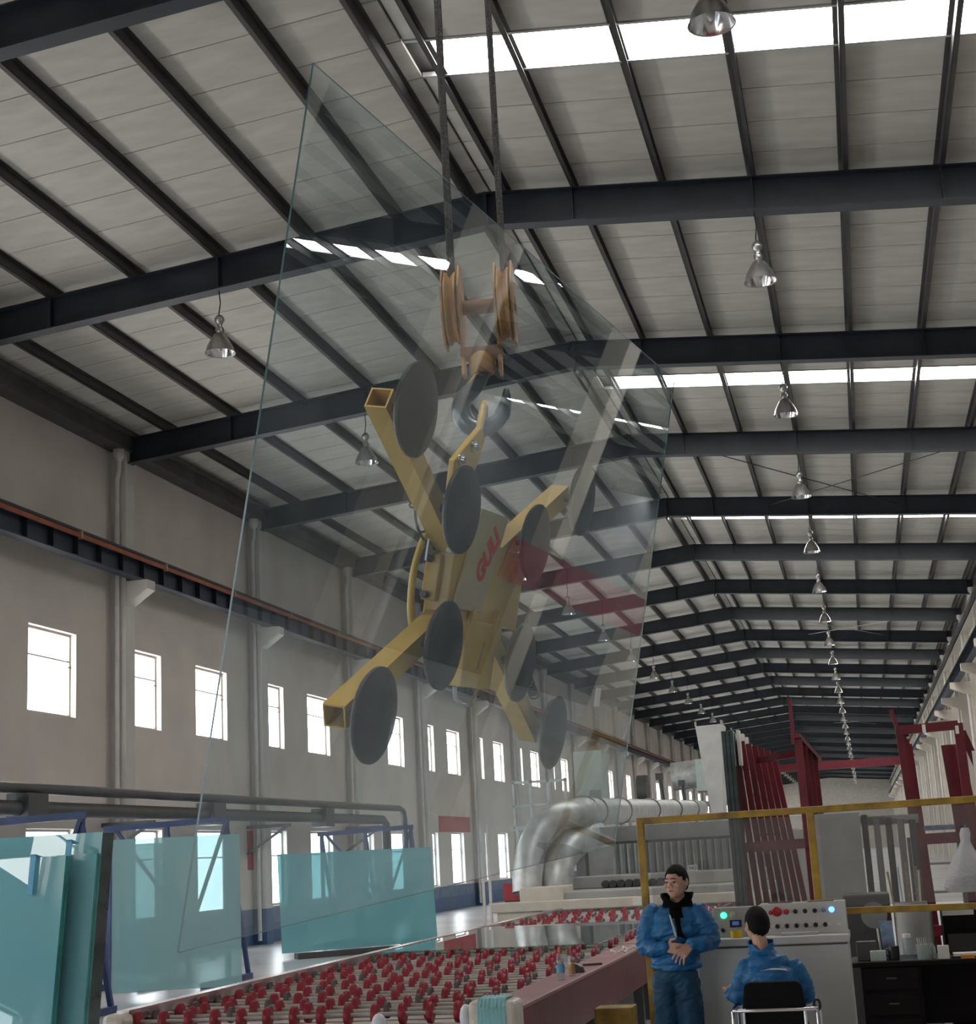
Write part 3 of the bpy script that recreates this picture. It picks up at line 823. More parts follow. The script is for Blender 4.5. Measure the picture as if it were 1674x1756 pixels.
a_frame('glass_rack', 'blue steel glass rack behind the large green pane', -13.1, -10.75, 36.8, 2.66)
m = MB(); m.box((-12.3, 31.5, 0.0), (-9.5, 31.75, 0.12), Matrix.Translation((10.9, -33.0, 0)).inverted() @ Matrix.Rotation(R(40), 4, 'Z') @ Matrix.Translation((10.9, -31.6, 0)))
tag(m.build('skid_beam', 'dark_steel'), 'dark steel skid beam on the floor under the large green pane', 'beam')

# big insulated pipes along the wall
t = thing('pipe_run', 'two thick dark pipes running along the window wall', 'pipes', (-14.6, 0, 0))
m = MB(); m.tube([(0, Y0 + 1, 3.50), (0, 48.9, 3.58), (0.02, 49.25, 3.50), (0.03, 49.35, 3.25), (0.03, 49.35, 0.02)], 0.10, 14); m.build('upper_pipe', 'dark_steel', t, True)
m = MB(); m.tube([(0.0, Y0 + 1, 3.16), (0, 47.0, 3.2), (0, 47.35, 3.05), (0, 47.4, 2.7), (0, 47.4, 0.02)], 0.14, 14); m.build('lower_pipe', 'dark_steel', t, True)
for y in (6, 14, 22.4, 30.4, 38.4, 46.4):
    m = MB(); m.box((-1.0, y - 0.04, 2.93), (0.2, y + 0.04, 3.02)); m.bar((0.1, y, 2.95), (-1.0, y, 2.3), 0.06); m.build('pipe_bracket', 'dark_steel', t)
for y in (25.6, 33.8, 41.5):
    m = MB(); m.box((-0.22, y - 0.35, 2.95), (0.22, y + 0.35, 3.45)); m.build('valve_box', 'dark_steel', t)
# wall signs
def sign(name, label, y0, y1, z0, z1, mt, cat='sign'):
    m = MB(); m.box((0, 0, 0), (0.02, y1 - y0, z1 - z0)); o = m.build(name, mt); o.location = (XL + 0.001, y0, z0); return tag(o, label, cat)
b = sign('wall_banner', 'faded red banner on the wall above two lower windows', 57.6, 62.4, 2.92, 3.52, 'banner_red', 'banner')
sign('wall_poster', 'narrow red poster on the wall beside a lower window', 38.55, 39.05, 1.9, 2.9, 'banner_red', 'poster')
sign('wall_poster', 'small orange-red poster on the wall near the blue rack', 30.2, 30.7, 2.1, 2.75, 'orange_box', 'poster')
# red banner strung between the columns of the row, seen mirrored in the hoisted sheet
m = MB(); m.box((0, 0, 0), (0.02, 5.0, 0.55)); o = m.build('red_banner', 'banner_dusty'); o.location = (XR + 0.10, 17.8, 3.22)
tag(o, 'long red cloth banner strung between two cream columns', 'banner')

# ================================================================== ROLLER TABLES
def roller_table(label, y0, y1, wheels=True, shelf=True, pitch=0.30, nred=13, group=None, xr=-2.50, flip=0):
    t = thing('roller_table', label, 'roller table', (0, y0, 0), group=group)
    L = y1 - y0
    xa, xb = -5.50, (-2.85 if shelf else xr)
    m = MB(); m.box((xa - 0.10, 0, 0.84), (xa, L, 0.92)); m.build('edge_rail', 'rail_alu', t)
    m = MB(); m.box((xa - 0.10, 0, 0.55), (xa - 0.02, L, 0.84)); m.build('side_beam', 'maroon_paint', t)
    if shelf:
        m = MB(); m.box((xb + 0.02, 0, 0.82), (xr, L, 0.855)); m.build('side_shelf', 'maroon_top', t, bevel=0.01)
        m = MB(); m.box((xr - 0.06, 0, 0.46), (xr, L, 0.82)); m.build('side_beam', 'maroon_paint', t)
    else:
        m = MB(); m.box((xr, 0, 0.55), (xr + 0.08, L, 0.88)); m.build('side_beam', 'maroon_paint', t)
    m = MB(); m.box((xa, 0.10, 0.50), (xb, 0.20, 0.66)); m.box((xa, L - 0.2, 0.50), (xb, L - 0.1, 0.66)); m.build('cross_beam', 'maroon_paint', t)
    for x in (xa + 0.05, xr - 0.12):
        for y in (0.25, L * 0.5, L - 0.25):
            m = MB(); m.box((x - 0.05, y - 0.05, 0.0), (x + 0.05, y + 0.05, 0.56)); m.build('leg', 'dark_steel', t)
    n = int((L - 0.1) / pitch)
    sl = MB(); sl.box((xa, -pitch/2 + 0.04, 0.735), (xb, pitch/2 - 0.03, 0.757)); sl_me = sl.mesh('deck_slat', 'deck_slat')
    sf = MB(); sf.tube([(xa - 0.02, 0, 0.83), (xb + 0.02, 0, 0.83)], 0.014, 8); sf_me = sf.mesh('shaft', 'shaft_steel', True)
    w1 = MB(); w1.lathe([(0.0, -0.022), (0.050, -0.022), (0.073, -0.018), (0.078, 0.0), (0.073, 0.018), (0.050, 0.022), (0.0, 0.022)], 14, Matrix.Rotation(PI/2, 4, 'Y'), cap=False)
    w1_me = w1.mesh('wheel', 'roller_red', True)
    w2 = MB(); w2.lathe([(0.0, -0.015), (0.058, -0.015), (0.062, 0.0), (0.058, 0.015), (0.0, 0.015)], 12, Matrix.Rotation(PI/2, 4, 'Y'), cap=False)
    w2_me = w2.mesh('wheel', 'wheel_grey', True)
    for k in range(n):
        y = 0.06 + k * pitch
        s_ = bpy.data.objects.new('deck_slat', sl_me); C.objects.link(s_); s_.parent = t; s_.location = (0, y + pitch/2, 0)
        if not wheels: continue
        sh = bpy.data.objects.new('shaft', sf_me); C.objects.link(sh); sh.parent = t; sh.location = (0, y, 0)
        cnt = nred if k % 2 == 0 else nred - 4
        for q in range(cnt):
            sp = (xb - xa - 0.16) / (cnt - 1)
            x = xa + 0.08 + q * sp + ((k // 2) % 2 - 0.5) * 0.07
            me = w1_me if (k % 2 == 0 or q % 3 == 1) else w2_me
            w = bpy.data.objects.new('wheel', me); C.objects.link(w); w.parent = sh; w.location = (x, 0, 0.83)
    return t
rt1 = roller_table('maroon roller table with red rubber wheels and a wrapped front corner', 11.15, 18.0)
rt2 = roller_table('maroon roller table on which a clear glass sheet lies flat', 18.1, 22.4, pitch=0.42, nred=9)
rt3 = roller_table('maroon roller table in front of the cream furnace bed', 22.5, 28.6, shelf=False, pitch=0.33, nred=15)
# sheet lying on the second table
m = MB(); m.box((-5.42, 17.2, 0.910), (-2.95, 22.3, 0.922))
tag(m.build('glass_sheet', 'lying_glass'), 'clear glass sheet lying flat on the second roller table', 'glass sheet')
# things on the first table
m = MB(); m.lathe([(0.0, 0), (0.034, 0.004), (0.036, 0.03), (0.032, 0.10), (0.036, 0.15), (0.030, 0.185), (0.014, 0.215), (0.014, 0.235), (0.0, 0.235)], 16)
o = m.build('water_bottle', 'bottle_clear', None, True); tag(o, 'clear plastic water bottle with orange cap on the maroon shelf', 'bottle'); o.location = (-2.62, 13.35, 0.855)
m = MB(); m.lathe([(0.015, 0.228), (0.015, 0.25), (0.0, 0.25)], 12); m.build('cap', 'orange_box', o, True)
m = MB(); m.lathe([(0.0367, 0.06), (0.0367, 0.125)], 16, cap=False); m.build('bottle_label', 'foam_blue', o, True)
o = MB().lathe([(0.0, 0), (0.030, 0.004), (0.031, 0.13), (0.026, 0.16), (0.012, 0.19), (0.012, 0.205), (0.0, 0.205)], 14).build('water_bottle', 'bottle_clear', None, True); o.location = (-2.60, 13.75, 0.855)
tag(o, 'second plastic bottle with amber drink on the maroon shelf', 'bottle')
MB().lathe([(0.0, 0.01), (0.027, 0.012), (0.027, 0.11), (0.0, 0.11)], 14).build('drink', 'orange_box', o, True)
m = MB(); m.prism([(0, 0), (0.13, 0), (0.11, 0.05), (0.04, 0.085)], -0.04, 0.04); o = m.build('tape_gun', 'knob_black', bevel=0.006); o.location = (-2.68, 14.1, 0.855); tag(o, 'small black hand tool beside the water bottle', 'tool')
m = MB(); m.box((-0.09, -0.02, 0), (0.09, 0.02, 0.02)); o = m.build('ruler', 'dark_steel'); o.location = (-2.62, 14.9, 0.855); o.rotation_euler = (0, 0, 0.4); tag(o, 'dark flat scraper lying on the maroon shelf', 'tool')
for q, (x, y) in enumerate(((-2.63, 16.6), (-2.58, 17.1))):
    m = MB(); m.tube([(0.08*math.cos(a)*(1+0.1*math.sin(3*a)), 0.13*math.sin(a), 0.015 + 0.012*math.sin(5*a)) for a in [2*PI*i/28 for i in range(57)]], 0.007, 6)
    o = m.build('cable_loop', 'white_plastic', None, True); o.location = (x, y, 0.858); tag(o, ['coil of pale cord on the maroon shelf', 'second coil of pale cord near the far end of the shelf'][q], 'cord')
# wrapped corner: foam padding with a teal cloth band
t = thing('corner_padding', 'film-wrapped padding with a teal cloth band on the table corner', 'padding', (-2.62, 10.84, 0))
def blob_box(x0, x1, y0, y1, z0, z1, mt, nm):
    m = MB(); m.box((x0, y0, z0), (x1, y1, z1)); o = m.build(nm, mt, t, bevel=0.05); o.modifiers['bevel'].segments = 4; return o
blob_box(-0.19, 0.16, 0.0, 0.29, 0.44, 0.93, 'wrap_film', 'padding')
m = MB()
ring = []
for i in range(25):
    x = -0.11 + 0.20 * i / 24
    wv = 0.008 * math.sin(i * 1.9)
    ring.append([(x, -0.012 + wv, 0.40), (x, -0.014 - wv, 0.62), (x, -0.012 + wv, 0.89), (x, 0.03, 0.945), (x, 0.24, 0.945 + wv)])
vv = [p for r_ in ring for p in r_]; ff = []
for i in range(24):
    for j in range(4): ff.append((i*5+j, (i+1)*5+j, (i+1)*5+j+1, i*5+j+1))
m.add(vv, ff); o = m.build('cloth_band', 'cloth_teal', t, True); sd = o.modifiers.new('solid', 'SOLIDIFY'); sd.thickness = 0.008
m = MB(); m.ball((-0.21, 0.06, 0.82), (0.045, 0.06, 0.09)); m.ball((-0.23, 0.06, 0.66), (0.04, 0.05, 0.08)); m.build('foam_end', 'bag_plastic', t, True)
m = MB(); m.box((-0.45, 0.02, 0.30), (-0.22, 0.12, 0.62)); m.build('terminal_box', 'light_steel', t, bevel=0.01)
# left front end cap and clutter under the table edge
m = MB(); m.box((-5.62, 10.92, 0.66), (-5.44, 11.14, 0.91)); o = m.build('end_cap', 'wrap_film', bevel=0.05); tag(o, 'padded cream end cap at the alloy rail of the roller table', 'padding')
m = MB(); m.box((-4.36, 10.85, 0.586), (-4.22, 11.12, 0.72)); tag(m.build('wood_block', 'wood_block', bevel=0.004), 'pale wooden block wedged under the front wheels', 'wood block')
m = MB(); m.ball((0, 0, 0), (0.22, 0.10, 0.10), 14, 8); m.ball((0.17, 0, 0.07), (0.06, 0.06, 0.10)); o = m.build('white_rag', 'bag_plastic', None, True); o.location = (-3.66, 10.98, 0.69); tag(o, 'bundled white plastic rag under the front row of wheels', 'rag')
m = MB(); m.box((-5.45, 10.85, 0.40), (-3.3, 11.14, 0.585)); tag(m.build('front_tray', 'maroon_paint'), 'shallow maroon drip tray below the front wheels', 'tray')

# ================================================================== FURNACE LINE
t = thing('furnace', 'long cream and grey glass furnace with ribbed curtain and roller bed', 'furnace', (0, 29.2, 0))
def P_(nm, mt, a, b, par=None, bev=0.0): return MB().box(a, b).build(nm, mt, par or t, bevel=bev)
P_('bed_beam', 'machine_cream', (-7.0, 0.0, 0.86), (-1.7, 0.35, 1.04), bev=0.02)
P_('bed_skirt', 'machine_grey', (-6.2, 0.20, 0.30), (-1.7, 0.45, 0.86))
P_('pedestal', 'machine_cream', (-6.9, 0.05, 0.0), (-6.05, 0.9, 0.86), bev=0.02)
P_('pedestal', 'machine_cream', (-6.62, 0.86, 0.86), (-5.75, 1.9, 1.28), bev=0.02)
P_('bed_table', 'machine_grey', (-6.3, 0.9, 0.70), (-1.7, 4.2, 1.16), bev=0.02)
P_('bed_shelf', 'machine_grey', (-5.9, 2.6, 1.16), (-1.7, 4.2, 1.40), bev=0.02)
P_('control_plate', 'paper_white', (-4.3, -0.012, 0.89), (-3.85, 0.0, 1.01))
P_('furnace_body', 'machine_grey', (-6.1, 5.2, 0.0), (-1.7, 26.0, 2.2), bev=0.05)
P_('head_beam', 'grey_steel', (-5.9, 3.6, 2.06), (-1.7, 3.9, 2.38), bev=0.01)
P_('head_beam_flange', 'dark_steel', (-5.9, 3.5, 2.02), (-1.7, 4.0, 2.07))
x = -5.3; k = 0
rb = MB(); rb.box((-0.018, -0.02, 0), (0.018, 0.02, 0.68)); rb_me = [rb.mesh('curtain_strip', mm_) for mm_ in ('light_steel', 'cabinet_green', 'grey_steel')]
while x < -1.75:
    o = bpy.data.objects.new('curtain_strip', rb_me[(k*7) % 3]); C.objects.link(o); o.parent = t; o.location = (x, 4.5 + 0.03*(k % 2), 1.36); x += 0.052; k += 1
for q in range(9):
    m = MB(); m.tube([(-5.2 + 0.16*q, 2.45, 1.24), (-5.2 + 0.16*q, 2.75, 1.24)], 0.075, 12); m.build('drive_gear', 'knob_black', t, True)
P_('side_post', 'grey_steel', (-5.95, 3.5, 1.1), (-5.75, 3.9, 2.5))
P_('small_sign', 'paper_white', (-3.52, 2.58, 1.41), (-3.34, 2.60, 1.53))
tcv = bpy.data.curves.new('sign_text', 'FONT'); tcv.body = 'NO'; tcv.size = 0.09; tcv.offset = 0.002
tob = bpy.data.objects.new('tmp', tcv); C.objects.link(tob); dg = bpy.context.evaluated_depsgraph_get()
lme = bpy.data.meshes.new_from_object(tob.evaluated_get(dg)); lme.materials.clear(); lme.materials.append(M['seam_dark']); bpy.data.objects.remove(tob)
lo = bpy.data.objects.new('sign_text', lme); C.objects.link(lo); lo.parent = t; lo.matrix_local = frame_to((-3.495, 2.575, 1.44), (1,0,0), (0,0,1), (0,-1,0))
# air duct
t = thing('air_duct', 'thick grey air duct with elbow running above the furnace', 'duct', (0, 32.0, 0))
m = MB(); m.tube(arc_pts([(-6.62, -1.2, 1.16), (-6.60, -1.1, 1.6), (-6.48, -0.9, 2.15), (-6.15, -0.6, 2.58), (-5.70, 0.2, 2.70), (-5.72, 2.0, 2.74)], 6), 0.30, 18); m.build('elbow', 'galv', t, True)
m = MB(); m.tube([(-5.72, 2.0, 2.74), (-5.85, 14, 2.98), (-6.0, 28.0, 3.27)], 0.30, 18); m.build('duct', 'galv', t, True)
m = MB(); m.tube(arc_pts([(-6.15, -0.8, 1.14), (-6.12, -0.7, 1.5), (-6.0, -0.4, 1.9), (-5.75, 0.4, 2.2), (-5.7, 1.6, 2.25)], 6), [0.36]*8 + [0.34]*8 + [0.32]*9, 18); m.build('branch', 'galv', t, True)
for y in (0.6, 2.0, 6.0, 12.0, 18.0, 24.0):
    z = 2.72 + (y / 29) * 0.55; xx = -5.71 - y/29*0.28
    m = MB(); m.tube([(xx, y - 0.03, z), (xx, y + 0.03, z)], 0.335, 18); m.build('flange', 'grey_steel', t, True)
for y in (16.0, 22.0):
    m = MB(); m.tube([(-5.9, y, 3.25), (-5.95, y - 0.1, 3.95)], 0.06, 8); m.cbox((-5.96, y - 0.1, 4.02), (0.22, 0.2, 0.2)); m.build('damper', 'dark_steel', t)
# service platform with railing
t = thing('service_platform', 'pale steel service platform with ladder and railing beside the duct', 'platform', (-7.0, 39.0, 0))
for x in (0.0, 0.45, 0.9, 1.35):
    MB().box((-1.6 + x - 0.03, -0.03, 2.55), (-1.6 + x + 0.03, 0.03, 3.75)).build('rail_post', 'light_steel', t)
for z in (2.58, 3.12, 3.70):
    MB().bar((-1.65, 0, z), (-0.2, 0, z), 0.06, 0.06).build('rail_bar', 'light_steel', t)
for x in (-1.55, -0.3):
    MB().box((x - 0.04, -0.04, 0.0), (x + 0.04, 0.04, 2.6)).build('leg', 'light_steel', t)
MB().box((-1.7, 0.0, 2.5), (-0.15, 1.4, 2.56)).build('deck', 'galv', t)
t = thing('steel_mast', 'slender white double post standing by the red sign', 'post', (-7.62, 31.5, 0))
for x in (-0.06, 0.08): MB().box((x - 0.025, -0.03, 0.0), (x + 0.025, 0.03, 2.55)).build('post', 'pvc_white', t)
t = thing('floor_sign', 'red sign board on a dark stand beside the white post', 'sign', (-6.98, 31.2, 0))
MB().box((-0.22, -0.02, 1.02), (0.24, 0.02, 1.36)).build('board', 'banner_red', t); MB().prism([(-0.20, 1.02), (0.22, 1.02), (0.06, 0.72), (-0.04, 0.72)], -0.05, 0.05).build('stand_head', 'knob_black', t)
MB().box((-0.02, -0.02, 0.0), (0.03, 0.02, 0.72)).build('stand_pole', 'dark_steel', t)
# tall cabinet behind the duct
t = thing('blower_cabinet', 'tall pale green blower cabinet standing above the duct', 'cabinet', (-6.74, 40.0, 0))
MB().box((-0.37, -0.4, 3.0), (0.37, 0.6, 4.42)).build('body', 'cabinet_green', t, bevel=0.02)
MB().box((-0.35, -0.35, 0.0), (-0.22, -0.2, 3.0)).build('leg', 'grey_steel', t); MB().box((0.2, -0.35, 0.0), (0.33, -0.2, 3.0)).build('leg', 'grey_steel', t)
MB().box((0.0, -0.43, 3.12), (0.30, -0.40, 3.42)).build('vent_grille', 'grey_steel', t)
# exhaust fan drum far behind
t = thing('exhaust_fan', 'big horizontal fan drum with white casing on a high steel deck', 'fan', (-6.3, 62.0, 0))
m = MB(); m.tube([(-0.9, 0, 4.6), (2.2, 0, 4.8)], 0.55, 20); m.build('drum', 'galv', t, True)
MB().box((0.1, -0.7, 3.95), (0.9, 0.7, 5.2)).build('casing', 'cabinet_green', t, bevel=0.03)
m = MB(); m.tube([(-2.3, 0, 4.2), (-1.9, 0, 4.2)], 0.55, 18); m.build('motor', 'dark_steel', t, True)
MB().box((-2.8, -1, 3.4), (2.6, 1, 3.55)).build('deck', 'grey_steel', t)
for x in (-2.6, 0, 2.4): MB().box((x - 0.06, -0.9, 0), (x + 0.06, -0.78, 3.4)).build('leg', 'grey_steel', t)

# ================================================================== RED HARP RACKS
def red_bar(t, nm, p0, p1, w=0.08, h=0.08, mt='red_paint'): return MB().bar(p0, p1, w, h).build(nm, mt, t)
t = thing('harp_rack', 'dark red glass rack with slanted uprights carrying the dark glass pack', 'rack', (0, 20.0, 0))
MB().box((-2.2, -0.1, 0.0), (-0.5, 3.4, 0.28)).build('base_frame', 'red_paint', t)
for i in range(8):
    f = i / 7
    red_bar(t, 'upright', (-1.45 + 0.62*f, 0.25 + 2.6*f, 0.28), (-1.60 + 0.42*f, 0.25 + 2.6*f, 3.25 - 0.10*f), 0.10, 0.075)
red_bar(t, 'top_bar', (-1.30, 1.4, 2.98), (-0.72, 0.35, 2.98), 0.07, 0.08)
for i in range(4):
    red_bar(t, 'channel_post', (-0.70 + 0.055*i, 0.30 + 0.30*i, 0.28), (-0.72 + 0.05*i, 0.30 + 0.30*i, 3.18 - 0.07*i), 0.05, 0.10)
red_bar(t, 'channel_cap', (-0.74, 0.24, 3.2), (-0.52, 1.30, 2.93), 0.10, 0.06)
red_bar(t, 'top_spike', (-0.78, 0.26, 3.10), (-0.775, 0.26, 3.68), 0.045, 0.045)
red_bar(t, 'cross_bar', (-1.60, 0.2, 1.84), (-0.55, 0.2, 1.86), 0.07, 0.12)
red_bar(t, 'cross_bar', (-1.60, 0.2, 0.98), (-0.55, 0.2, 0.98), 0.07, 0.10)
for i in range(3):
    m = MB(); vv = [(0,0,0),(0.045,0,0),(0.045,2.7,0),(0,2.7,0),(0,0,3.02),(0.045,0,3.02),(0.045,2.7,3.02),(0,2.7,3.02)]
    m.add(vv, [(1,2,6,5),(3,0,4,7)], mi=0); m.add(vv, [(0,3,2,1),(4,5,6,7),(0,1,5,4),(2,3,7,6)], mi=1)
    o = m.build('glass_sheet', ['dark_pack_glass', 'glass_edge_dark']); o.location = (-1.66 + 0.052*i, 20.0, 0.285)
    tag(o, 'dark glass sheet packed upright on the dark red rack', 'glass sheet', 'sheets packed on the dark red rack')
# pale inverted-trapezoid hood above the furnace
t = thing('extraction_hood', 'pale grey tapered hood rising above the furnace beside the duct', 'hood', (0, 33.6, 0))
m = MB(); m.prism([(-3.33, 4.40), (-2.75, 4.42), (-2.90, 2.40), (-3.12, 2.40)], 0.0, 0.9); m.build('hood_body', 'white_plastic', t, bevel=0.01)
MB().box((-3.34, -0.03, 4.40), (-3.30, 0.0, 4.50)).build('hood_lug', 'light_steel', t); MB().box((-2.79, -0.03, 4.40), (-2.75, 0.0, 4.50)).build('hood_lug', 'light_steel', t)
for i in range(3):
    m = MB(); m.box((-0.02, -0.12, -0.45), (0.02, 0.12, 0.0)); o = m.build('edge_protector', 'paper_white'); o.location = (-1.475, 20.45 + 0.75*i, 3.33)
    tag(o, 'white paper edge protector hung over the dark glass pack', 'protector', 'paper edge protectors')
t = thing('harp_rack', 'red glass rack of welded bars in front of the cream columns', 'rack', (0, 20.0, 0))
MB().box((0.35, -0.1, 0.0), (2.4, 3.2, 0.28)).build('base_frame', 'red_paint', t)
for i in range(4):
    red_bar(t, 'channel_post', (0.66 + 0.03*i, 0.0 + 0.26*i, 0.28), (0.53 + 0.04*i, 0.0 + 0.26*i, 3.18 - 0.05*i), 0.06, 0.09)
red_bar(t, 'top_bar', (0.52, 0.0, 3.16), (1.24, 0.0, 3.18), 0.08, 0.11)
red_bar(t, 'top_spike', (0.535, 0.0, 3.10), (0.46, 0.0, 3.42), 0.05, 0.05)
for i in range(7):
    f = i / 6
    red_bar(t, 'upright', (1.20 + 0.42*f, 0.1 + 1.9*f, 0.28), (1.05 + 0.30*f, 0.1 + 1.9*f, 2.95 + 0.1*f), 0.07, 0.07)
red_bar(t, 'post', (1.28, 0.0, 0.28), (1.24, 0.0, 3.2), 0.11, 0.11)
red_bar(t, 'strut', (1.28, 0.05, 3.1), (1.85, 0.05, 1.3), 0.09, 0.09)
red_bar(t, 'cross_bar', (0.60, 0.0, 1.83), (2.2, 0.0, 1.84), 0.08, 0.13)
red_bar(t, 'cross_bar', (0.60, 0.0, 0.75), (2.2, 0.0, 0.75), 0.08, 0.12)
for (x, y, z) in ((0.83, -0.06, 3.16), (1.22, -0.06, 3.12)):
    MB().box((x - 0.02, y, z - 0.05), (x + 0.02, y + 0.03, z + 0.05)).build('paper_tab', 'paper_white', t)
MB().box((1.36, -0.1, 2.35), (1.42, -0.07, 2.85)).build('paper_tab', 'paper_white', t)
MB().box((0.72, 0.1, 1.93), (1.25, 1.0, 1.99)).build('blue_pad', 'poster_blue', t)
# grey panel and dark glass slots standing behind the safety frame
m = MB(); m.box((-0.55, 18.0, 0.0), (-0.05, 18.06, 2.17)); tag(m.build('grey_board', 'machine_grey', bevel=0.004), 'plain grey board standing upright behind the yellow rail', 'board')
t = thing('slot_rack', 'rack of dark vertical slot bars beside the plain grey board', 'rack', (0, 18.2, 0))
MB().box((-0.04, -0.05, 0.0), (0.62, 0.5, 0.12)).build('base', 'dark_steel', t)
for i in range(5):
    MB().box((0.0 + 0.13*i - 0.035, -0.03, 0.12), (0.0 + 0.13*i + 0.035, 0.25, 2.14 - 0.02*i)).build('slot_bar', 'dark_steel' if i % 2 == 0 else 'grey_steel', t, bevel=0.01)
MB().box((-0.05, 0.26, 2.02), (0.60, 0.30, 2.12)).build('top_bar', 'light_steel', t)
# ================================================================== OPERATOR CORNER
# yellow safety frame with clear plastic panels
t = thing('safety_frame', 'yellow painted tube safety frame with clear plastic panels behind the console', 'frame', (0, 12.95, 0))
for x, z in ((-1.80, 2.11), (-0.42, 2.13), (1.15, 2.14)):
    MB().box((x - 0.03, -0.03, 0.0), (x + 0.03, 0.03, z)).build('post', 'yellow_paint', t, bevel=0.006)
MB().bar((-1.83, 0, 2.12), (1.18, 0, 2.145), 0.05, 0.055).build('top_rail', 'yellow_paint', t, bevel=0.006)
MB().bar((-0.39, 0, 1.335), (1.12, 0, 1.325), 0.045, 0.05).build('middle_rail', 'yellow_paint', t, bevel=0.006)
for xa, xb, za, zc in ((-1.74, -0.48, 0.05, 2.09), (-0.36, 1.10, 1.37, 2.11)):
    MB().box((xa, -0.003, za), (xb, 0.003, zc)).build('clear_panel', 'clear_plastic', t)
for x, w in ((-1.80, 0.10), (-0.42, 0.10), (1.15, 0.10)):
    MB().box((x - w, -w, 0), (x + w, w, 0.012)).build('foot_plate', 'yellow_paint', t)

# control console
t = thing('control_console', 'cream-grey metal control console with knobs and a green lamp', 'console', (0, 12.2, 0))
MB().box((-1.335, 0.0, 0.0), (-0.205, 0.62, 1.13)).build('cabinet', 'console_paint', t, bevel=0.008)
MB().box((-1.325, 0.004, 1.128), (-0.215, 0.60, 1.142)).build('seam', 'seam_dark', t)
MB().box((-1.345, -0.012, 1.142), (-0.195, 0.63, 1.20)).build('desk_top', 'console_top', t, bevel=0.010)
sl = 0.55
def inst(xa, xb, z1, nm, mt):
    m = MB(); m.prism([(0.20, 1.20), (0.30, z1), (0.52, z1), (0.52, 1.20)], xa, xb, Matrix(((0,1,0,0),(1,0,0,0),(0,0,1,0),(0,0,0,1)))); return m.build(nm, mt, t, bevel=0.006)
inst(-1.22, -0.862, 1.415, 'instrument_panel', 'machine_grey')
pr = inst(-0.858, -0.205, 1.430, 'instrument_panel', 'console_top')
def face(x, z, zt): return Vector((x, 0.20 + 0.10 * (z - 1.20) / (zt - 1.20), z))
fn = Vector((0, -0.915, 0.40)).normalized()
def knob(x, z, r, mt, nm, zt=1.43, h=0.022):
    m = MB(); m.lathe([(r*1.25, 0), (r*1.25, 0.004), (r, 0.006), (r*0.9, h), (0, h)], 14, frame_to(face(x, z, zt), (1,0,0), fn.cross(Vector((1,0,0))), fn)); return m.build(nm, mt, t, True)
knob(-1.135, 1.36, 0.020, 'lamp_green', 'signal_lamp', 1.415, 0.012)
knob(-1.065, 1.365, 0.018, 'machine_cream', 'push_button', 1.415)
knob(-1.145, 1.25, 0.012, 'knob_black', 'key_switch', 1.415)
m = MB(); m.cbox((0,0,0), (0.09, 0.055, 0.012), frame_to(face(-1.045, 1.295, 1.415) + fn*0.004, (1,0,0), fn.cross(Vector((1,0,0))), fn)); mt_ = m.build('meter', 'knob_black', t)
m = MB(); m.cbox((0,0,0.008), (0.05, 0.03, 0.003), frame_to(face(-1.045, 1.295, 1.415) + fn*0.004, (1,0,0), fn.cross(Vector((1,0,0))), fn)); m.build('meter_display', 'meter_blue', mt_)
knob(-0.775, 1.365, 0.013, 'knob_red', 'push_button')
knob(-0.725, 1.368, 0.030, 'knob_red', 'emergency_stop', h=0.04)
knob(-0.655, 1.365, 0.017, 'knob_red', 'push_button')
for i in range(3): knob(-0.585 + 0.073*i, 1.365, 0.014, 'knob_black', 'rotary_knob')
knob(-0.375, 1.368, 0.015, 'poster_blue', 'push_button')
knob(-0.312, 1.37, 0.018, 'lamp_blue', 'signal_lamp', h=0.012)
for i in range(7): knob(-0.800 + 0.072*i, 1.262, 0.014, 'knob_black', 'rotary_knob')
for i in range(12):
    z = 1.365 if i < 4 else 1.262; x = (-0.585 + 0.073*i) if i < 4 else (-0.800 + 0.072*(i-4))
    m = MB(); m.cbox((0.030,0,0.002), (0.03, 0.02, 0.003), frame_to(face(x, z, 1.43), (1,0,0), fn.cross(Vector((1,0,0))), fn)); m.build('label_plate', 'white_plastic', t)
m = MB(); m.box((-0.70, 0.10, 1.20), (-0.42, 0.135, 1.222)); m.build('pen_tray', 'light_steel', t, bevel=0.004)
# things on the console
m = MB(); m.lathe([(0.030, 0), (0.044, 0), (0.044, 0.052), (0.030, 0.052), (0.030, 0)], 24, cap=False); o = m.build('tape_roll', 'tape_yellow', None, True); o.location = (-1.035, 12.29, 1.2005); tag(o, 'yellow tape roll standing on the console top', 'tape roll')
m = MB(); m.box((-0.09, -0.05, 0), (0.09, 0.05, 0.006)); o = m.build('glove', 'dark_steel', bevel=0.003); o.location = (-0.70, 12.60, 1.4305); tag(o, 'dark glove lying on top of the instrument panel', 'glove')
m = MB(); m.box((-0.10, -0.06, 0), (0.10, 0.06, 0.010)); o = m.build('notebook', 'cardboard'); o.location = (-0.40, 12.60, 1.4305); o.rotation_euler = (0, 0, 0.2); tag(o, 'brown notebook lying on top of the instrument panel', 'notebook')
m = MB(); m.box((-0.075, -0.05, 0), (0.075, 0.05, 0.002)); o = m.build('paper_note', 'paper_white'); o.location = (-0.83, 12.31, 1.2003); tag(o, 'white paper note on the console beside the seated worker', 'paper')

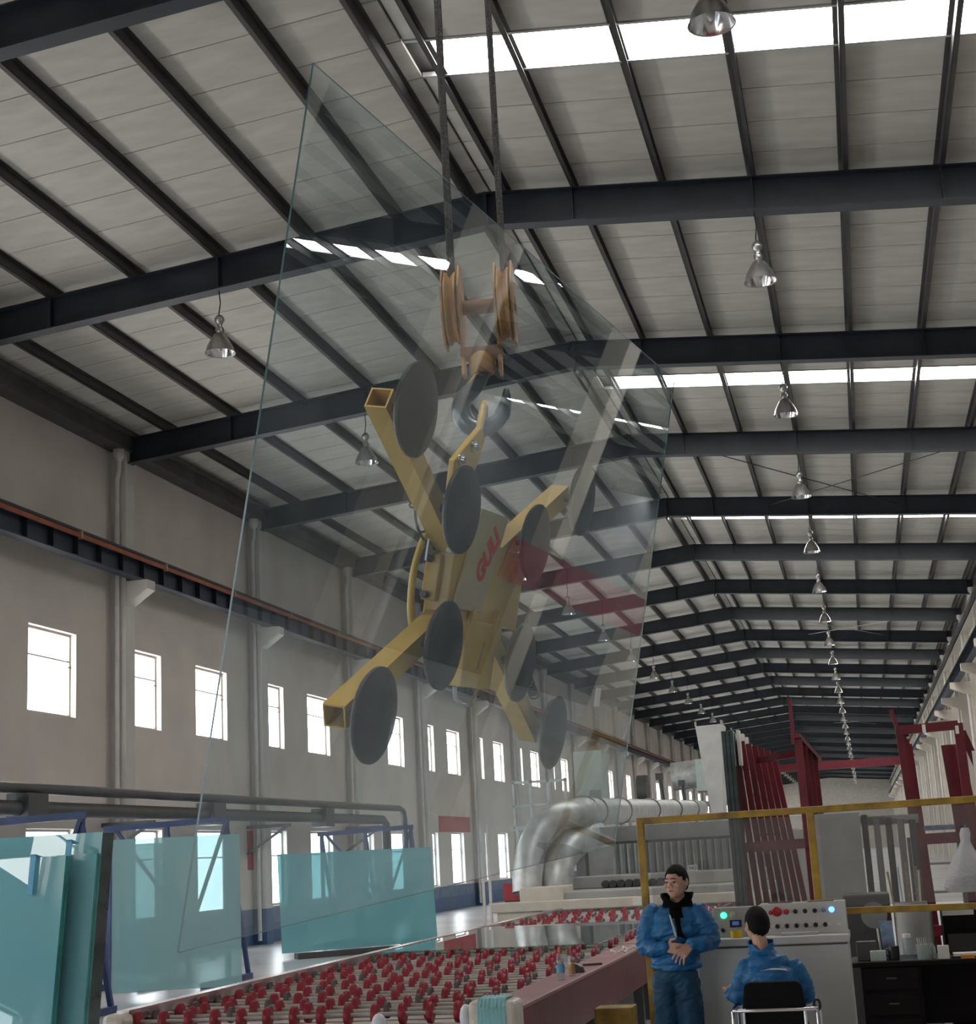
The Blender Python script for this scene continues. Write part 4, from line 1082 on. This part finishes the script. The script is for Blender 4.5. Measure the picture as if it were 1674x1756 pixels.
# dark desk behind the frame
t = thing('office_desk', 'dark brown wooden desk crowded with small things', 'desk', (0, 15.0, 0))
MB().box((-0.25, -0.02, 0.74), (2.2, 0.75, 0.785)).build('desk_top', 'desk_wood', t, bevel=0.008)
MB().box((-0.17, 0.02, 0.06), (0.36, 0.70, 0.74)).build('drawer_unit', 'desk_wood', t, bevel=0.005)
for z in (0.10, 0.32, 0.54):
    d_ = MB().box((-0.14, 0.0, z), (0.33, 0.02, z + 0.19)).build('drawer', 'desk_wood', t, bevel=0.004)
    MB().box((0.05, -0.015, z + 0.09), (0.14, 0.0, z + 0.105)).build('handle', 'dark_steel', d_)
MB().box((0.36, 0.35, 0.20), (2.1, 0.38, 0.74)).build('modesty_panel', 'desk_wood', t)
MB().box((2.06, 0.02, 0.0), (2.12, 0.70, 0.74)).build('leg', 'desk_wood', t)
MB().box((-0.17, 0.02, 0.0), (0.36, 0.70, 0.06)).build('plinth', 'seam_dark', t)
def desk_item(nm, label, cat, mt, x, y, mbs, smooth=False, rz=0, bev=0):
    o = mbs.build(nm, mt, None, smooth, bev); o.location = (x, 15.0 + y, 0.7855); o.rotation_euler = (0, 0, rz); return tag(o, label, cat)
desk_item('tin_box', 'dark metal box standing at the console end of the desk', 'box', 'dark_steel', -0.10, 0.22, MB().box((-0.09, -0.06, 0), (0.09, 0.06, 0.17)), bev=0.006)
desk_item('green_box', 'dull green box on the desk beside the dark metal box', 'box', 'cabinet_green', 0.0, 0.10, MB().box((-0.07, -0.05, 0), (0.07, 0.05, 0.09)), bev=0.004)
o = desk_item('white_stick', 'white plastic rod leaning against the dark metal box', 'rod', 'white_plastic', 0.03, 0.20, MB().tube([(0.0, 0, 0.006), (-0.015, 0.02, 0.28)], 0.009, 8), True)
desk_item('poster_board', 'blue printed board standing at the back of the desk', 'board', 'poster_blue', 0.11, 0.30, MB().prism([(-0.055, 0), (0.055, 0), (0.045, 0.34), (-0.075, 0.34)], -0.008, 0.008))
o = desk_item('thermos_mug', 'steel and black thermos mug on the desk', 'mug', 'knob_black', 0.14, 0.12, MB().lathe([(0.0, 0), (0.048, 0.0), (0.052, 0.10), (0.050, 0.125), (0.0, 0.13)], 18), True)
MB().tube([(-0.05, -0.01, 0.03), (-0.075, -0.02, 0.05), (-0.075, -0.02, 0.09), (-0.05, -0.01, 0.11)], 0.008, 8).build('handle', 'chrome', o, True)
o = desk_item('glass_jar', 'clear drinking jar with white lid beside the thermos mug', 'jar', 'bottle_clear', 0.27, 0.16, MB().lathe([(0.0, 0), (0.042, 0.0), (0.045, 0.02), (0.043, 0.17), (0.036, 0.19), (0.0, 0.19)], 16), True)
MB().lathe([(0.038, 0.19), (0.038, 0.225), (0.0, 0.228)], 16).build('lid', 'white_plastic', o, True)
o = desk_item('plant_pot', 'small glass jar with green and white packets on the desk', 'jar', 'bottle_glass', 0.40, 0.10, MB().lathe([(0.0, 0), (0.055, 0), (0.060, 0.13), (0.0, 0.13)], 14), True)
for q in range(5): MB().bar((-0.03 + 0.015*q, 0, 0.12), (-0.045 + 0.02*q, 0.01, 0.19), 0.012, 0.005).build('packet', 'white_plastic' if q % 2 else 'cabinet_green', o)
desk_item('small_bottle', 'small brown bottle beside the jar of packets', 'bottle', 'bottle_glass', 0.49, 0.14, MB().lathe([(0.0, 0), (0.024, 0), (0.024, 0.09), (0.011, 0.115), (0.011, 0.14), (0.0, 0.14)], 12), True)
desk_item('grey_tin', 'grey tin between the small bottle and the file tray', 'tin', 'grey_steel', 0.58, 0.20, MB().lathe([(0.0, 0), (0.05, 0), (0.05, 0.10), (0.0, 0.10)], 16), True)
t2 = thing('file_tray', 'black file tray holding papers on the desk', 'tray', (0.80, 15.12, 0.7855))
MB().box((-0.16, -0.10, 0), (0.16, 0.12, 0.02)).build('tray', 'knob_black', t2); MB().box((-0.16, 0.11, 0.02), (0.16, 0.12, 0.20)).build('tray_back', 'knob_black', t2)
MB().box((-0.14, -0.09, 0.0205), (0.10, 0.09, 0.045)).build('papers', 'paper_white', t2)
desk_item('carton', 'white printed carton on the desk by the file tray', 'carton', 'paper_white', 0.575, 0.04, MB().box((-0.05, -0.02, 0), (0.05, 0.02, 0.12)), bev=0.003)
desk_item('orange_pack', 'orange packet lying at the desk edge', 'packet', 'orange_box', 0.78, -0.0, MB().box((-0.06, -0.01, 0), (0.06, 0.015, 0.03)))
desk_item('book_pile', 'pile of papers at the outer end of the desk', 'papers', 'paper_white', 1.30, 0.15, MB().box((-0.16, -0.12, 0), (0.16, 0.12, 0.06)), rz=0.3)
desk_item('phone_handset', 'pale telephone handset lying on papers', 'phone', 'white_plastic', 1.06, 0.06, MB().tube([(-0.08, 0, 0.02), (-0.04, 0, 0.045), (0.04, 0, 0.06), (0.09, 0, 0.055)], [0.022, 0.014, 0.014, 0.022], 10), True)
# low cabinet things beside / behind the desk
t2 = thing('tool_cabinet', 'dark grey machine cabinet standing behind the desk', 'cabinet', (0.15, 16.6, 0))
MB().box((-0.45, 0, 0), (0.02, 0.6, 1.33)).build('body', 'dark_steel', t2, bevel=0.02); MB().box((0.05, 0, 0), (0.42, 0.6, 1.15)).build('body', 'machine_grey', t2, bevel=0.02)
MB().lathe([(0.0, 0.0), (0.13, 0.0), (0.13, 0.02), (0.0, 0.02)], 20, Matrix.Translation((-0.15, -0.001, 1.12)) @ Matrix.Rotation(PI/2, 4, 'X')).build('dial', 'grey_steel', t2, True)
t2 = thing('bin', 'dark bin holding long pale rods behind the desk', 'bin', (0.36, 16.2, 0))
m = MB(); m.lathe([(0.0, 0.0), (0.14, 0.0), (0.16, 1.25), (0.15, 1.25), (0.135, 0.02), (0.0, 0.02)], 18, cap=False); m.build('bin_body', 'machine_grey', t2, True)
for q, (dx, lean) in enumerate(((-0.09, -0.10), (-0.02, -0.07), (0.04, -0.05), (0.09, 0.02), (0.11, -0.02))):
    MB().tube([(dx*0.6, 0.02*q - 0.04, 0.05), (dx + lean, 0.02*q - 0.04, 1.55 + 0.04*(q % 3))], 0.012, 6).build('rod', 'white_plastic' if q % 2 else 'wood_block', t2, True)
t2 = thing('cardboard_box', 'stacked dark carton behind the cluttered desk', 'box', (0.95, 16.3, 0)); MB().box((-0.3, 0, 0), (0.45, 0.5, 1.18)).build('carton', 'desk_wood', t2); MB().box((-0.3, -0.002, 1.10), (0.0, 0.0, 1.17)).build('shipping_label', 'paper_white', t2)
# white plastic bag hanging from the red rack
m = MB()
rings = []
for (z, w, d, ox) in ((0.0, 0.16, 0.08, 0.0), (0.05, 0.20, 0.10, 0.0), (0.18, 0.185, 0.095, 0.01), (0.33, 0.13, 0.07, 0.02), (0.45, 0.075, 0.045, 0.03), (0.52, 0.045, 0.03, 0.035), (0.60, 0.05, 0.02, 0.04), (0.66, 0.035, 0.012, 0.045)):
    rings.append([(ox + w*math.cos(2*PI*q/20)*(1 + 0.07*math.sin(q*2.7 + z*9)), d*math.sin(2*PI*q/20)*(1 + 0.1*math.sin(q*1.9)), z) for q in range(20)])
vv = [p for r_ in rings for p in r_]; ff = [(i*20+q, i*20+(q+1)%20, (i+1)*20+(q+1)%20, (i+1)*20+q) for i in range(7) for q in range(20)]
ff.append(list(range(19, -1, -1))); ff.append(list(range(140, 160)))
m.add(vv, ff); o = m.build('plastic_bag', 'bag_plastic', None, True); o.location = (1.10, 19.60, 1.20); o.scale = (1.25, 1.2, 1.12); tag(o, 'white plastic bag hanging by its knot from the red rack', 'bag')
m = MB(); m.tube([(0.035, 0, 0.64), (0.045, 0.05, 0.68), (0.05, 0.26, 0.62)], 0.008, 6); m.build('hook_wire', 'dark_steel', o, True)
# open metal shelf with parcels behind the red rack
t2 = thing('shelf_unit', 'small metal shelf unit behind the red rack crossbars', 'shelf', (0.95, 23.7, 0))
for x in (-0.35, 0.35):
    MB().box((x - 0.02, 0, 0), (x + 0.02, 0.4, 1.85)).build('upright', 'dark_steel', t2)
for z in (0.5, 1.05, 1.45): MB().box((-0.35, 0, z), (0.35, 0.4, z + 0.03)).build('shelf', 'grey_steel', t2)
# step stool beneath the roller table end, white crate, yellow box
o = MB().box((-0.16, -0.14, 0), (0.16, 0.14, 0.50)).build('crate', 'machine_grey', None, bevel=0.01); o.location = (-2.05, 12.6, 0); tag(o, 'pale grey crate standing under the yellow box by the table', 'crate')
MB().box((-0.10, -0.145, 0.06), (-0.02, -0.14, 0.42)).build('slot', 'seam_dark', o); MB().box((0.03, -0.145, 0.06), (0.11, -0.14, 0.42)).build('slot', 'dark_steel', o)
o = MB().box((-0.15, -0.13, 0), (0.15, 0.13, 0.20)).build('yellow_box', 'yellow_paint', None, bevel=0.01); o.location = (-2.05, 12.6, 0.501); tag(o, 'dirty yellow box on the pale grey crate', 'box')
# parcel under the desk
o = MB().box((-0.14, -0.08, 0), (0.14, 0.08, 0.10)).build('parcel', 'paper_white', None, bevel=0.01); o.location = (0.62, 15.15, 0.0); tag(o, 'white parcel on the floor under the desk', 'parcel')
o = MB().ball((0, 0, 0.12), (0.19, 0.15, 0.12), 14, 8).build('cloth_bundle', 'cabinet_green', None, True); o.location = (0.95, 15.15, 0.0); tag(o, 'dark green cloth bundle on the floor under the desk', 'cloth'); o.data.materials.clear(); o.data.materials.append(M['trouser_blue'])
# ================================================================== PEOPLE
from mathutils.bvhtree import BVHTree
def limb(m, pts, rad, n=12):
    for i in range(len(pts) - 1):
        m.tube([pts[i], pts[i+1]], [rad[i], rad[i+1]], n)
    for p, r_ in zip(pts, rad): m.ball(p, r_, n, 8)
from mathutils import noise as mnoise
def fuse(m, name, mt, voxel, parent=None, smooth=6, fold=0.0):
    """join overlapping solids into one continuous skin"""
    me = bpy.data.meshes.new('tmp'); me.from_pydata(m.v, [], m.f)
    bm = bmesh.new(); bm.from_mesh(me); bmesh.ops.recalc_face_normals(bm, faces=bm.faces); bm.to_mesh(me); bm.free()
    o = bpy.data.objects.new('tmp', me); C.objects.link(o)
    r_ = o.modifiers.new('r', 'REMESH'); r_.mode = 'VOXEL'; r_.voxel_size = voxel; r_.use_smooth_shade = True
    s_ = o.modifiers.new('s', 'SMOOTH'); s_.iterations = smooth; s_.factor = 0.5
    dg = bpy.context.evaluated_depsgraph_get()
    nm = bpy.data.meshes.new_from_object(o.evaluated_get(dg)); nm.name = name
    bpy.data.objects.remove(o)
    if fold:
        nv = [v.normal.copy() for v in nm.vertices]
        for v, n_ in zip(nm.vertices, nv):
            c = v.co
            a = mnoise.noise(Vector((c.x*9 + c.z*5, c.y*9, c.z*24 - c.x*9)))
            b = mnoise.noise(Vector((c.x*20 + 7, c.y*20, c.z*13 + 3)))
            a = (1 - 2.2*abs(a))
            v.co = c + n_ * (fold * (0.75*a + 0.45*b) - fold*0.35)
    nm.materials.clear(); nm.materials.append(M[mt])
    for p in nm.polygons: p.use_smooth = True
    ob = bpy.data.objects.new(name, nm); C.objects.link(ob)
    if parent: ob.parent = parent
    return ob
def hand(m, wrist, palm_dir, finger_dir, thumb_dir, spread, s=1.0):
    """palm, four bent fingers and a thumb"""
    w = Vector(wrist); d = Vector(palm_dir).normalized(); f = Vector(finger_dir).normalized(); sp = Vector(spread).normalized(); th = Vector(thumb_dir).normalized()
    pc = w + d*0.045*s
    for q in range(-3, 4):
        m.tube([w + sp*0.007*q, w + d*0.085*s + sp*0.0105*q], [0.014*s, 0.0125*s], 8)
    kn = w + d*0.088*s
    for i, ln in enumerate((0.066, 0.075, 0.070, 0.056)):
        b = kn + sp*(0.0205*(i - 1.5)*s)
        sd = sp*(0.16*(i - 1.5))
        m1 = b + (d*0.55 + f*0.45 + sd).normalized()*ln*0.5*s
        m2 = m1 + (f + sd).normalized()*ln*0.5*s
        limb(m, [b, m1, m2], [0.0086*s, 0.0080*s, 0.0072*s], 8)
    tb = w + d*0.030*s + sp*(-0.034*s)
    limb(m, [tb, tb + th*0.032*s, tb + (th*0.6 + d*0.4).normalized()*0.062*s], [0.0125*s, 0.0105*s, 0.0090*s], 8)
def head_parts(m, T):
    m.ball((0, 0.005, 0.0), (0.074, 0.092, 0.098), 20, 14, T)
    m.ball((0, -0.030, -0.055), (0.060, 0.062, 0.062), 18, 12, T)
    m.ball((0, -0.062, -0.092), (0.028, 0.024, 0.022), 12, 8, T)          # chin
    m.ball((0, -0.075, 0.012), (0.052, 0.022, 0.018), 14, 8, T)           # brow
    m.tube([(0, -0.086, 0.004), (0, -0.098, -0.030)], [0.008, 0.012], 8, M_=T)   # nose
    m.ball((0.012, -0.096, -0.034), 0.009, 8, 6, T); m.ball((-0.012, -0.096, -0.034), 0.009, 8, 6, T)
    for s_ in (-1, 1):
        m.ball((0.045*s_, -0.062, -0.028), (0.022, 0.024, 0.022), 10, 8, T)   # cheek
        m.ball((0.076*s_, 0.010, -0.012), (0.010, 0.020, 0.032), 10, 8, T)    # ear
def face_features(body, T):
    for s_ in (-1, 1):
        e = MB().ball((0.030*s_, -0.0855, -0.002), (0.013, 0.006, 0.006), 10, 8, T).build('eye', 'eye_dark', body, True)
        MB().tube([(0.014*s_, -0.0975, 0.023), (0.032*s_, -0.097, 0.0255), (0.048*s_, -0.087, 0.021)], 0.0036, 6, M_=T).build('eyebrow', 'hair_black', body, True)
    MB().tube([(-0.020, -0.0895, -0.062), (0, -0.0955, -0.060), (0.020, -0.0895, -0.062)], [0.003, 0.0055, 0.003], 8, M_=T).build('lips', 'lip', body, True)
def hair(body, T, back=-0.075, front=0.055, puff=1.09):
    m = MB(); n, k = 36, 24
    vv = []; ff = []
    for i in range(k+1):
        t_ = PI*i/k
        for q in range(n):
            a = 2*PI*q/n
            x = 0.074*puff*math.sin(t_)*math.cos(a); y = 0.008 + 0.094*puff*math.sin(t_)*math.sin(a); z = 0.004 - 0.100*(puff+0.02)*math.cos(t_)
            jig = 1 + 0.035*mnoise.noise(Vector((x*45, y*45, z*45)))
            vv.append((x*jig, y*jig, z*jig))
    for i in range(k):
        for q in range(n):
            idx = (i*n+q, i*n+(q+1)%n, (i+1)*n+(q+1)%n, (i+1)*n+q)
            c = sum((Vector(vv[j]) for j in idx), Vector())/4
            tt = (c.y + 0.10)/0.19
            thr = front + (back - front)*max(0, min(1, (tt - 0.18)*1.35))
            if c.z > thr: ff.append(idx)
    m.add(vv, ff, T)
    o = m.build('hair', 'hair_black', body, True); s_ = o.modifiers.new('solid', 'SOLIDIFY'); s_.thickness = 0.016; s_.offset = -1
    return o
def collar_ring(T, r0, r1, h, tilt=0.0, n=28, wob=0.0):
    m = MB(); vv = []; ff = []
    for j, (r_, z) in enumerate(((r0*1.12, 0), (r1*1.06, h*0.5), (r1*1.10, h), (r1*0.96, h), (r0*0.95, 0.0))):
        for q in range(n):
            a = 2*PI*q/n
            top = j in (2, 3); hh = (0.80 + 0.20*math.sin(a) - 0.45*max(0, -math.sin(a) - 0.75)*4*0.6) if j in (1, 2, 3) else 1; fl = 1 + (0.14*abs(math.cos(a)) if top else 0)
            vv.append((r_*fl*math.cos(a), r_*fl*math.sin(a) + tilt*z, z*hh + (0.006*math.sin(5*a) if top else 0)))
    for j in range(4):
        for q in range(n): ff.append((j*n+q, j*n+(q+1)%n, (j+1)*n+(q+1)%n, (j+1)*n+q))
    m.add(vv, ff, T); return m

# ---- standing worker, arms folded in front, leaning on the console
px, py = -1.455, 11.93
TH = Matrix.Translation((0.040, -0.015, 1.652)) @ Matrix.Rotation(R(-24), 4, 'Z') @ Matrix.Rotation(R(4), 4, 'X') @ Matrix.Scale(1.05, 4)
m = MB()
head_parts(m, TH)
limb(m, [(0.035, 0.010, 1.56), (0.03, 0.015, 1.45)], [0.054, 0.060], 14)
for (c, r_) in (((0.01, 0, 1.36), (0.16, 0.095, 0.11)), ((0, 0, 1.20), (0.14, 0.095, 0.15)), ((-0.01, 0, 1.02), (0.14, 0.10, 0.12))): m.ball(c, r_, 18, 12)
limb(m, [(-0.165, 0.0, 1.405), (-0.205, -0.02, 1.19), (-0.06, -0.185, 1.185)], [0.048, 0.040, 0.026])
limb(m, [(0.185, 0.0, 1.395), (0.245, -0.01, 1.225), (0.125, -0.175, 1.195)], [0.048, 0.040, 0.026])
hand(m, (-0.055, -0.192, 1.182), (1, -0.25, -0.10), (0.85, 0.0, -0.55), (0.5, -0.3, 0.8), (0, -0.15, -1))
hand(m, (0.120, -0.196, 1.190), (-0.65, -0.35, -0.62), (-0.35, 0.1, -0.95), (-0.7, -0.6, 0.1), (0.75, 0.0, -0.55))
for s_, x in ((-1, -0.105), (1, 0.075)): limb(m, [(x*0.9 - 0.01, 0, 0.93), (x, -0.012, 0.50), (x, 0.01, 0.09)], [0.085, 0.055, 0.038])
for x in (-0.105, 0.075): limb(m, [(x, 0.02, 0.055), (x, -0.12, 0.04)], [0.035, 0.030])
body = fuse(m, 'person', 'skin', 0.0048, smooth=2)
body.location = (px, py, 0)
tag(body, 'standing worker in a padded blue jacket with hands clasped, looking aside', 'person')
face_features(body, TH); hair(body, TH)
m = MB()
for (c, r_) in (((-0.012, 0.0, 1.085), (0.180, 0.128, 0.085)), ((-0.005, 0, 1.17), (0.192, 0.140, 0.12)), ((0.005, 0.0, 1.29), (0.200, 0.140, 0.12)), ((0.012, 0.005, 1.385), (0.198, 0.120, 0.100)), ((0.025, 0.014, 1.445), (0.140, 0.098, 0.062))): m.ball(c, r_, 24, 14)
m.tube([(-0.012, 0, 1.012), (-0.012, 0, 1.06)], [0.150, 0.158], 24)
limb(m, [(-0.160, 0.0, 1.420), (-0.214, -0.012, 1.30), (-0.222, -0.022, 1.19), (-0.14, -0.125, 1.175), (-0.062, -0.185, 1.185)], [0.076, 0.074, 0.074, 0.066, 0.047], 14)
limb(m, [(0.182, 0.0, 1.410), (0.246, -0.005, 1.30), (0.262, -0.015, 1.215), (0.20, -0.11, 1.195), (0.135, -0.168, 1.198)], [0.076, 0.074, 0.072, 0.064, 0.047], 14)
for z, rr in ((1.04, 0.172),): m.tube([( -0.012 + rr*1.02*math.cos(a), 0.72*rr*math.sin(a), z) for a in [2*PI*i/32 for i in range(33)]], 0.022, 8)
jk = fuse(m, 'jacket', 'jacket_blue', 0.008, body, 5, 0.013)
jb = BVHTree.FromPolygons([v.co.copy() for v in jk.data.vertices], [list(p.vertices) for p in jk.data.polygons])
def strip_on(bvh, pts, width, mt, nm, parent, wdir=(0, 0, 1), off=0.006, n=6, nfix=None):
    P_ = arc_pts(pts, n); m = MB(); vv = []
    for p in P_:
        for e in (-0.5, 0.0, 0.5):
            c, nn, _, _ = bvh.find_nearest(p + Vector(wdir)*width*e)
            vv.append(c + (Vector(nfix) if nfix else nn)*off)
    k = len(P_); ff = []
    for _ in range(12):
        vv = [vv[i] if (i < 3 or i >= len(vv) - 3) else (vv[i-3] + vv[i]*2 + vv[i+3])/4 for i in range(len(vv))]
    for i in range(k-1):
        for j in range(2): ff.append((i*3+j, (i+1)*3+j, (i+1)*3+j+1, i*3+j+1))
    m.add(vv, ff); o = m.build(nm, mt, parent, True); s_ = o.modifiers.new('solid', 'SOLIDIFY'); s_.thickness = 0.006; return o
strip_on(jb, [(0.020, -0.14, 1.50), (0.030, -0.16, 1.45), (0.042, -0.16, 1.40)], 0.10, 'collar_black', 'jacket_opening', body, (1, 0, 0))
strip_on(jb, [(0.038, -0.16, 1.42), (0.050, -0.16, 1.33), (0.052, -0.17, 1.25)], 0.045, 'collar_black', 'jacket_opening', body, (1, 0, 0))
strip_on(jb, [(-0.02, -0.16, 1.42), (0.005, -0.16, 1.34), (0.02, -0.16, 1.24)], 0.018, 'reflective_stripe', 'jacket_piping', body, (1, 0, 0))
collar_ring(Matrix.Translation((0.034, -0.004, 1.462)), 0.108, 0.100, 0.112, 0.06).build('collar', 'collar_black', body, True)
m = MB(); m.ball((-0.012, 0, 0.98), (0.155, 0.115, 0.085), 20, 12)
for s_, x in ((-1, -0.105), (1, 0.075)): limb(m, [(x*0.85 - 0.01, 0.0, 0.93), (x, -0.01, 0.70), (x, -0.012, 0.50), (x + 0.005*s_, 0.0, 0.28), (x + 0.005*s_, 0.005, 0.09)], [0.105, 0.096, 0.084, 0.078, 0.076], 14)
fuse(m, 'trousers', 'trouser_blue', 0.010, body, 5, 0.012)
for x in (-0.105, 0.075):
    m = MB(); limb(m, [(x, 0.035, 0.048), (x, -0.06, 0.045), (x, -0.15, 0.034)], [0.046, 0.048, 0.034], 12); fuse(m, 'shoe', 'shoe_black', 0.008, body, 3)

# ---- office chair with chrome arm tube
t = thing('office_chair', 'black padded chair with chrome tube arms facing the console', 'chair', (-0.725, 11.17, 0))
m = MB(); m.prism([(-0.200, 0.565), (-0.215, 0.80), (-0.195, 0.945), (-0.165, 0.968), (0.165, 0.968), (0.195, 0.945), (0.215, 0.80), (0.200, 0.565)], -0.03, 0.03)
o = m.build('backrest', 'chair_black', t, bevel=0.018)
m = MB(); m.box((-0.22, 0.03, 0.455), (0.22, 0.47, 0.525)); m.build('seat', 'chair_black', t, bevel=0.02)
pts = [(-0.285, 0.46, 0.02), (-0.285, 0.44, 0.70), (-0.285, 0.40, 0.775), (-0.285, 0.30, 0.785), (-0.285, 0.0, 0.785), (-0.270, -0.05, 0.785), (-0.235, -0.062, 0.785), (0.235, -0.062, 0.785), (0.270, -0.05, 0.785), (0.285, 0.0, 0.785), (0.285, 0.30, 0.785), (0.285, 0.40, 0.775), (0.285, 0.44, 0.70), (0.285, 0.46, 0.02)]
m = MB(); m.tube(pts, 0.0135, 10); m.build('arm_tube', 'chrome', t, True)
for x in (-0.285, 0.285):
    m = MB(); m.tube([(x, 0.0, 0.785), (x, -0.02, 0.70), (x, -0.05, 0.02)], 0.0125, 10); m.build('leg', 'chrome', t, True)
    m = MB(); m.tube([(x*0.72, -0.055, 0.78), (x*0.72, -0.052, 0.50), (x*0.72, 0.03, 0.46)], 0.011, 8); m.build('back_support', 'chrome', t, True)
for y in (0.05, 0.44):
    m = MB(); m.tube([(-0.285, y, 0.44), (0.285, y, 0.44)], 0.0115, 8); m.build('cross_tube', 'chrome', t, True)
m = MB(); m.tube([(0.285 + 0.02*math.cos(a), 0.06, 0.80 + 0.035*math.sin(a)) for a in [2*PI*i/16 for i in range(17)]], 0.010, 8); m.build('arm_pad_ring', 'knob_black', t, True)

# ---- seated worker seen from behind
sx_, sy_ = -0.745, 11.42
TS = Matrix.Translation((-0.078, 0.155, 1.335)) @ Matrix.Rotation(R(180 + 28), 4, 'Z') @ Matrix.Rotation(R(8), 4, 'X') @ Matrix.Scale(1.05, 4)
m = MB(); head_parts(m, TS)
limb(m, [(-0.072, 0.145, 1.25), (-0.055, 0.125, 1.13)], [0.052, 0.058], 14)
for (c, r_) in (((-0.02, 0.10, 1.02), (0.155, 0.095, 0.10)), ((-0.01, 0.06, 0.86), (0.14, 0.095, 0.14)), ((0.0, 0.02, 0.66), (0.15, 0.11, 0.12))): m.ball(c, r_, 18, 12)
limb(m, [(-0.175, 0.11, 1.04), (-0.235, 0.115, 0.845), (-0.315, 0.245, 0.850)], [0.046, 0.038, 0.026])
limb(m, [(0.165, 0.11, 1.02), (0.215, 0.18, 0.83), (0.08, 0.36, 0.83)], [0.046, 0.038, 0.026])
hand(m, (-0.318, 0.25, 0.850), (-0.35, 0.8, 0.05), (-0.1, 0.7, -0.5), (0.6, 0.5, 0.3), (0.25, 0.1, -0.9))
hand(m, (0.075, 0.365, 0.83), (-0.5, 0.8, -0.1), (-0.4, 0.5, -0.6), (-0.5, 0.4, 0.5), (0.1, -0.1, -1.0))
for s_ in (-1, 1):
    limb(m, [(0.09*s_, 0.03, 0.60), (0.13*s_, 0.43, 0.585), (0.14*s_, 0.42, 0.10)], [0.080, 0.055, 0.038]); limb(m, [(0.14*s_, 0.41, 0.05), (0.15*s_, 0.55, 0.04)], [0.035, 0.030])
b2 = fuse(m, 'person', 'skin', 0.0048, smooth=2); b2.location = (sx_, sy_, 0)
tag(b2, 'seated worker seen from behind in a blue jacket on the black chair', 'person')
face_features(b2, TS); hair(b2, TS, back=-0.10, front=0.05, puff=1.10)
m = MB()
for (c, r_) in (((0.0, 0.02, 0.72), (0.185, 0.125, 0.13)), ((-0.005, 0.045, 0.86), (0.195, 0.130, 0.13)), ((-0.015, 0.08, 0.97), (0.200, 0.125, 0.11)), ((-0.025, 0.105, 1.06), (0.165, 0.100, 0.075)), ((-0.045, 0.118, 1.115), (0.10, 0.082, 0.05))): m.ball(c, r_, 24, 14)
limb(m, [(-0.172, 0.105, 1.035), (-0.220, 0.105, 0.94), (-0.245, 0.110, 0.845), (-0.282, 0.19, 0.843), (-0.312, 0.238, 0.850)], [0.070, 0.066, 0.064, 0.054, 0.044], 14)
limb(m, [(0.165, 0.10, 1.015), (0.208, 0.13, 0.92), (0.222, 0.18, 0.835), (0.15, 0.28, 0.828), (0.085, 0.355, 0.83)], [0.072, 0.068, 0.064, 0.056, 0.046], 14)
j2 = fuse(m, 'jacket', 'jacket_blue', 0.008, b2, 5, 0.011)
jb2 = BVHTree.FromPolygons([v.co.copy() for v in j2.data.vertices], [list(p.vertices) for p in j2.data.polygons])
strip_on(jb2, [(-0.09, -0.10, 1.03), (-0.02, -0.10, 1.075), (0.08, -0.10, 1.07), (0.15, -0.05, 1.04)], 0.026, 'reflective_stripe', 'reflective_stripe', b2, off=0.014, nfix=(0, -0.75, 0.66))
collar_ring(Matrix.Translation((-0.058, 0.124, 1.125)), 0.092, 0.080, 0.105, 0.15).build('collar', 'jacket_blue', b2, True)
m = MB(); m.ball((0, 0.03, 0.62), (0.175, 0.13, 0.10), 20, 12)
for s_ in (-1, 1): limb(m, [(0.09*s_, 0.05, 0.61), (0.12*s_, 0.25, 0.605), (0.135*s_, 0.44, 0.585), (0.14*s_, 0.43, 0.35), (0.14*s_, 0.42, 0.09)], [0.10, 0.095, 0.082, 0.076, 0.072], 14)
fuse(m, 'trousers', 'trouser_blue', 0.010, b2, 5, 0.012)
for s_ in (-1, 1):
    m = MB(); limb(m, [(0.14*s_, 0.40, 0.048), (0.145*s_, 0.50, 0.045), (0.15*s_, 0.58, 0.034)], [0.046, 0.048, 0.034], 12); fuse(m, 'shoe', 'shoe_black', 0.008, b2, 3)
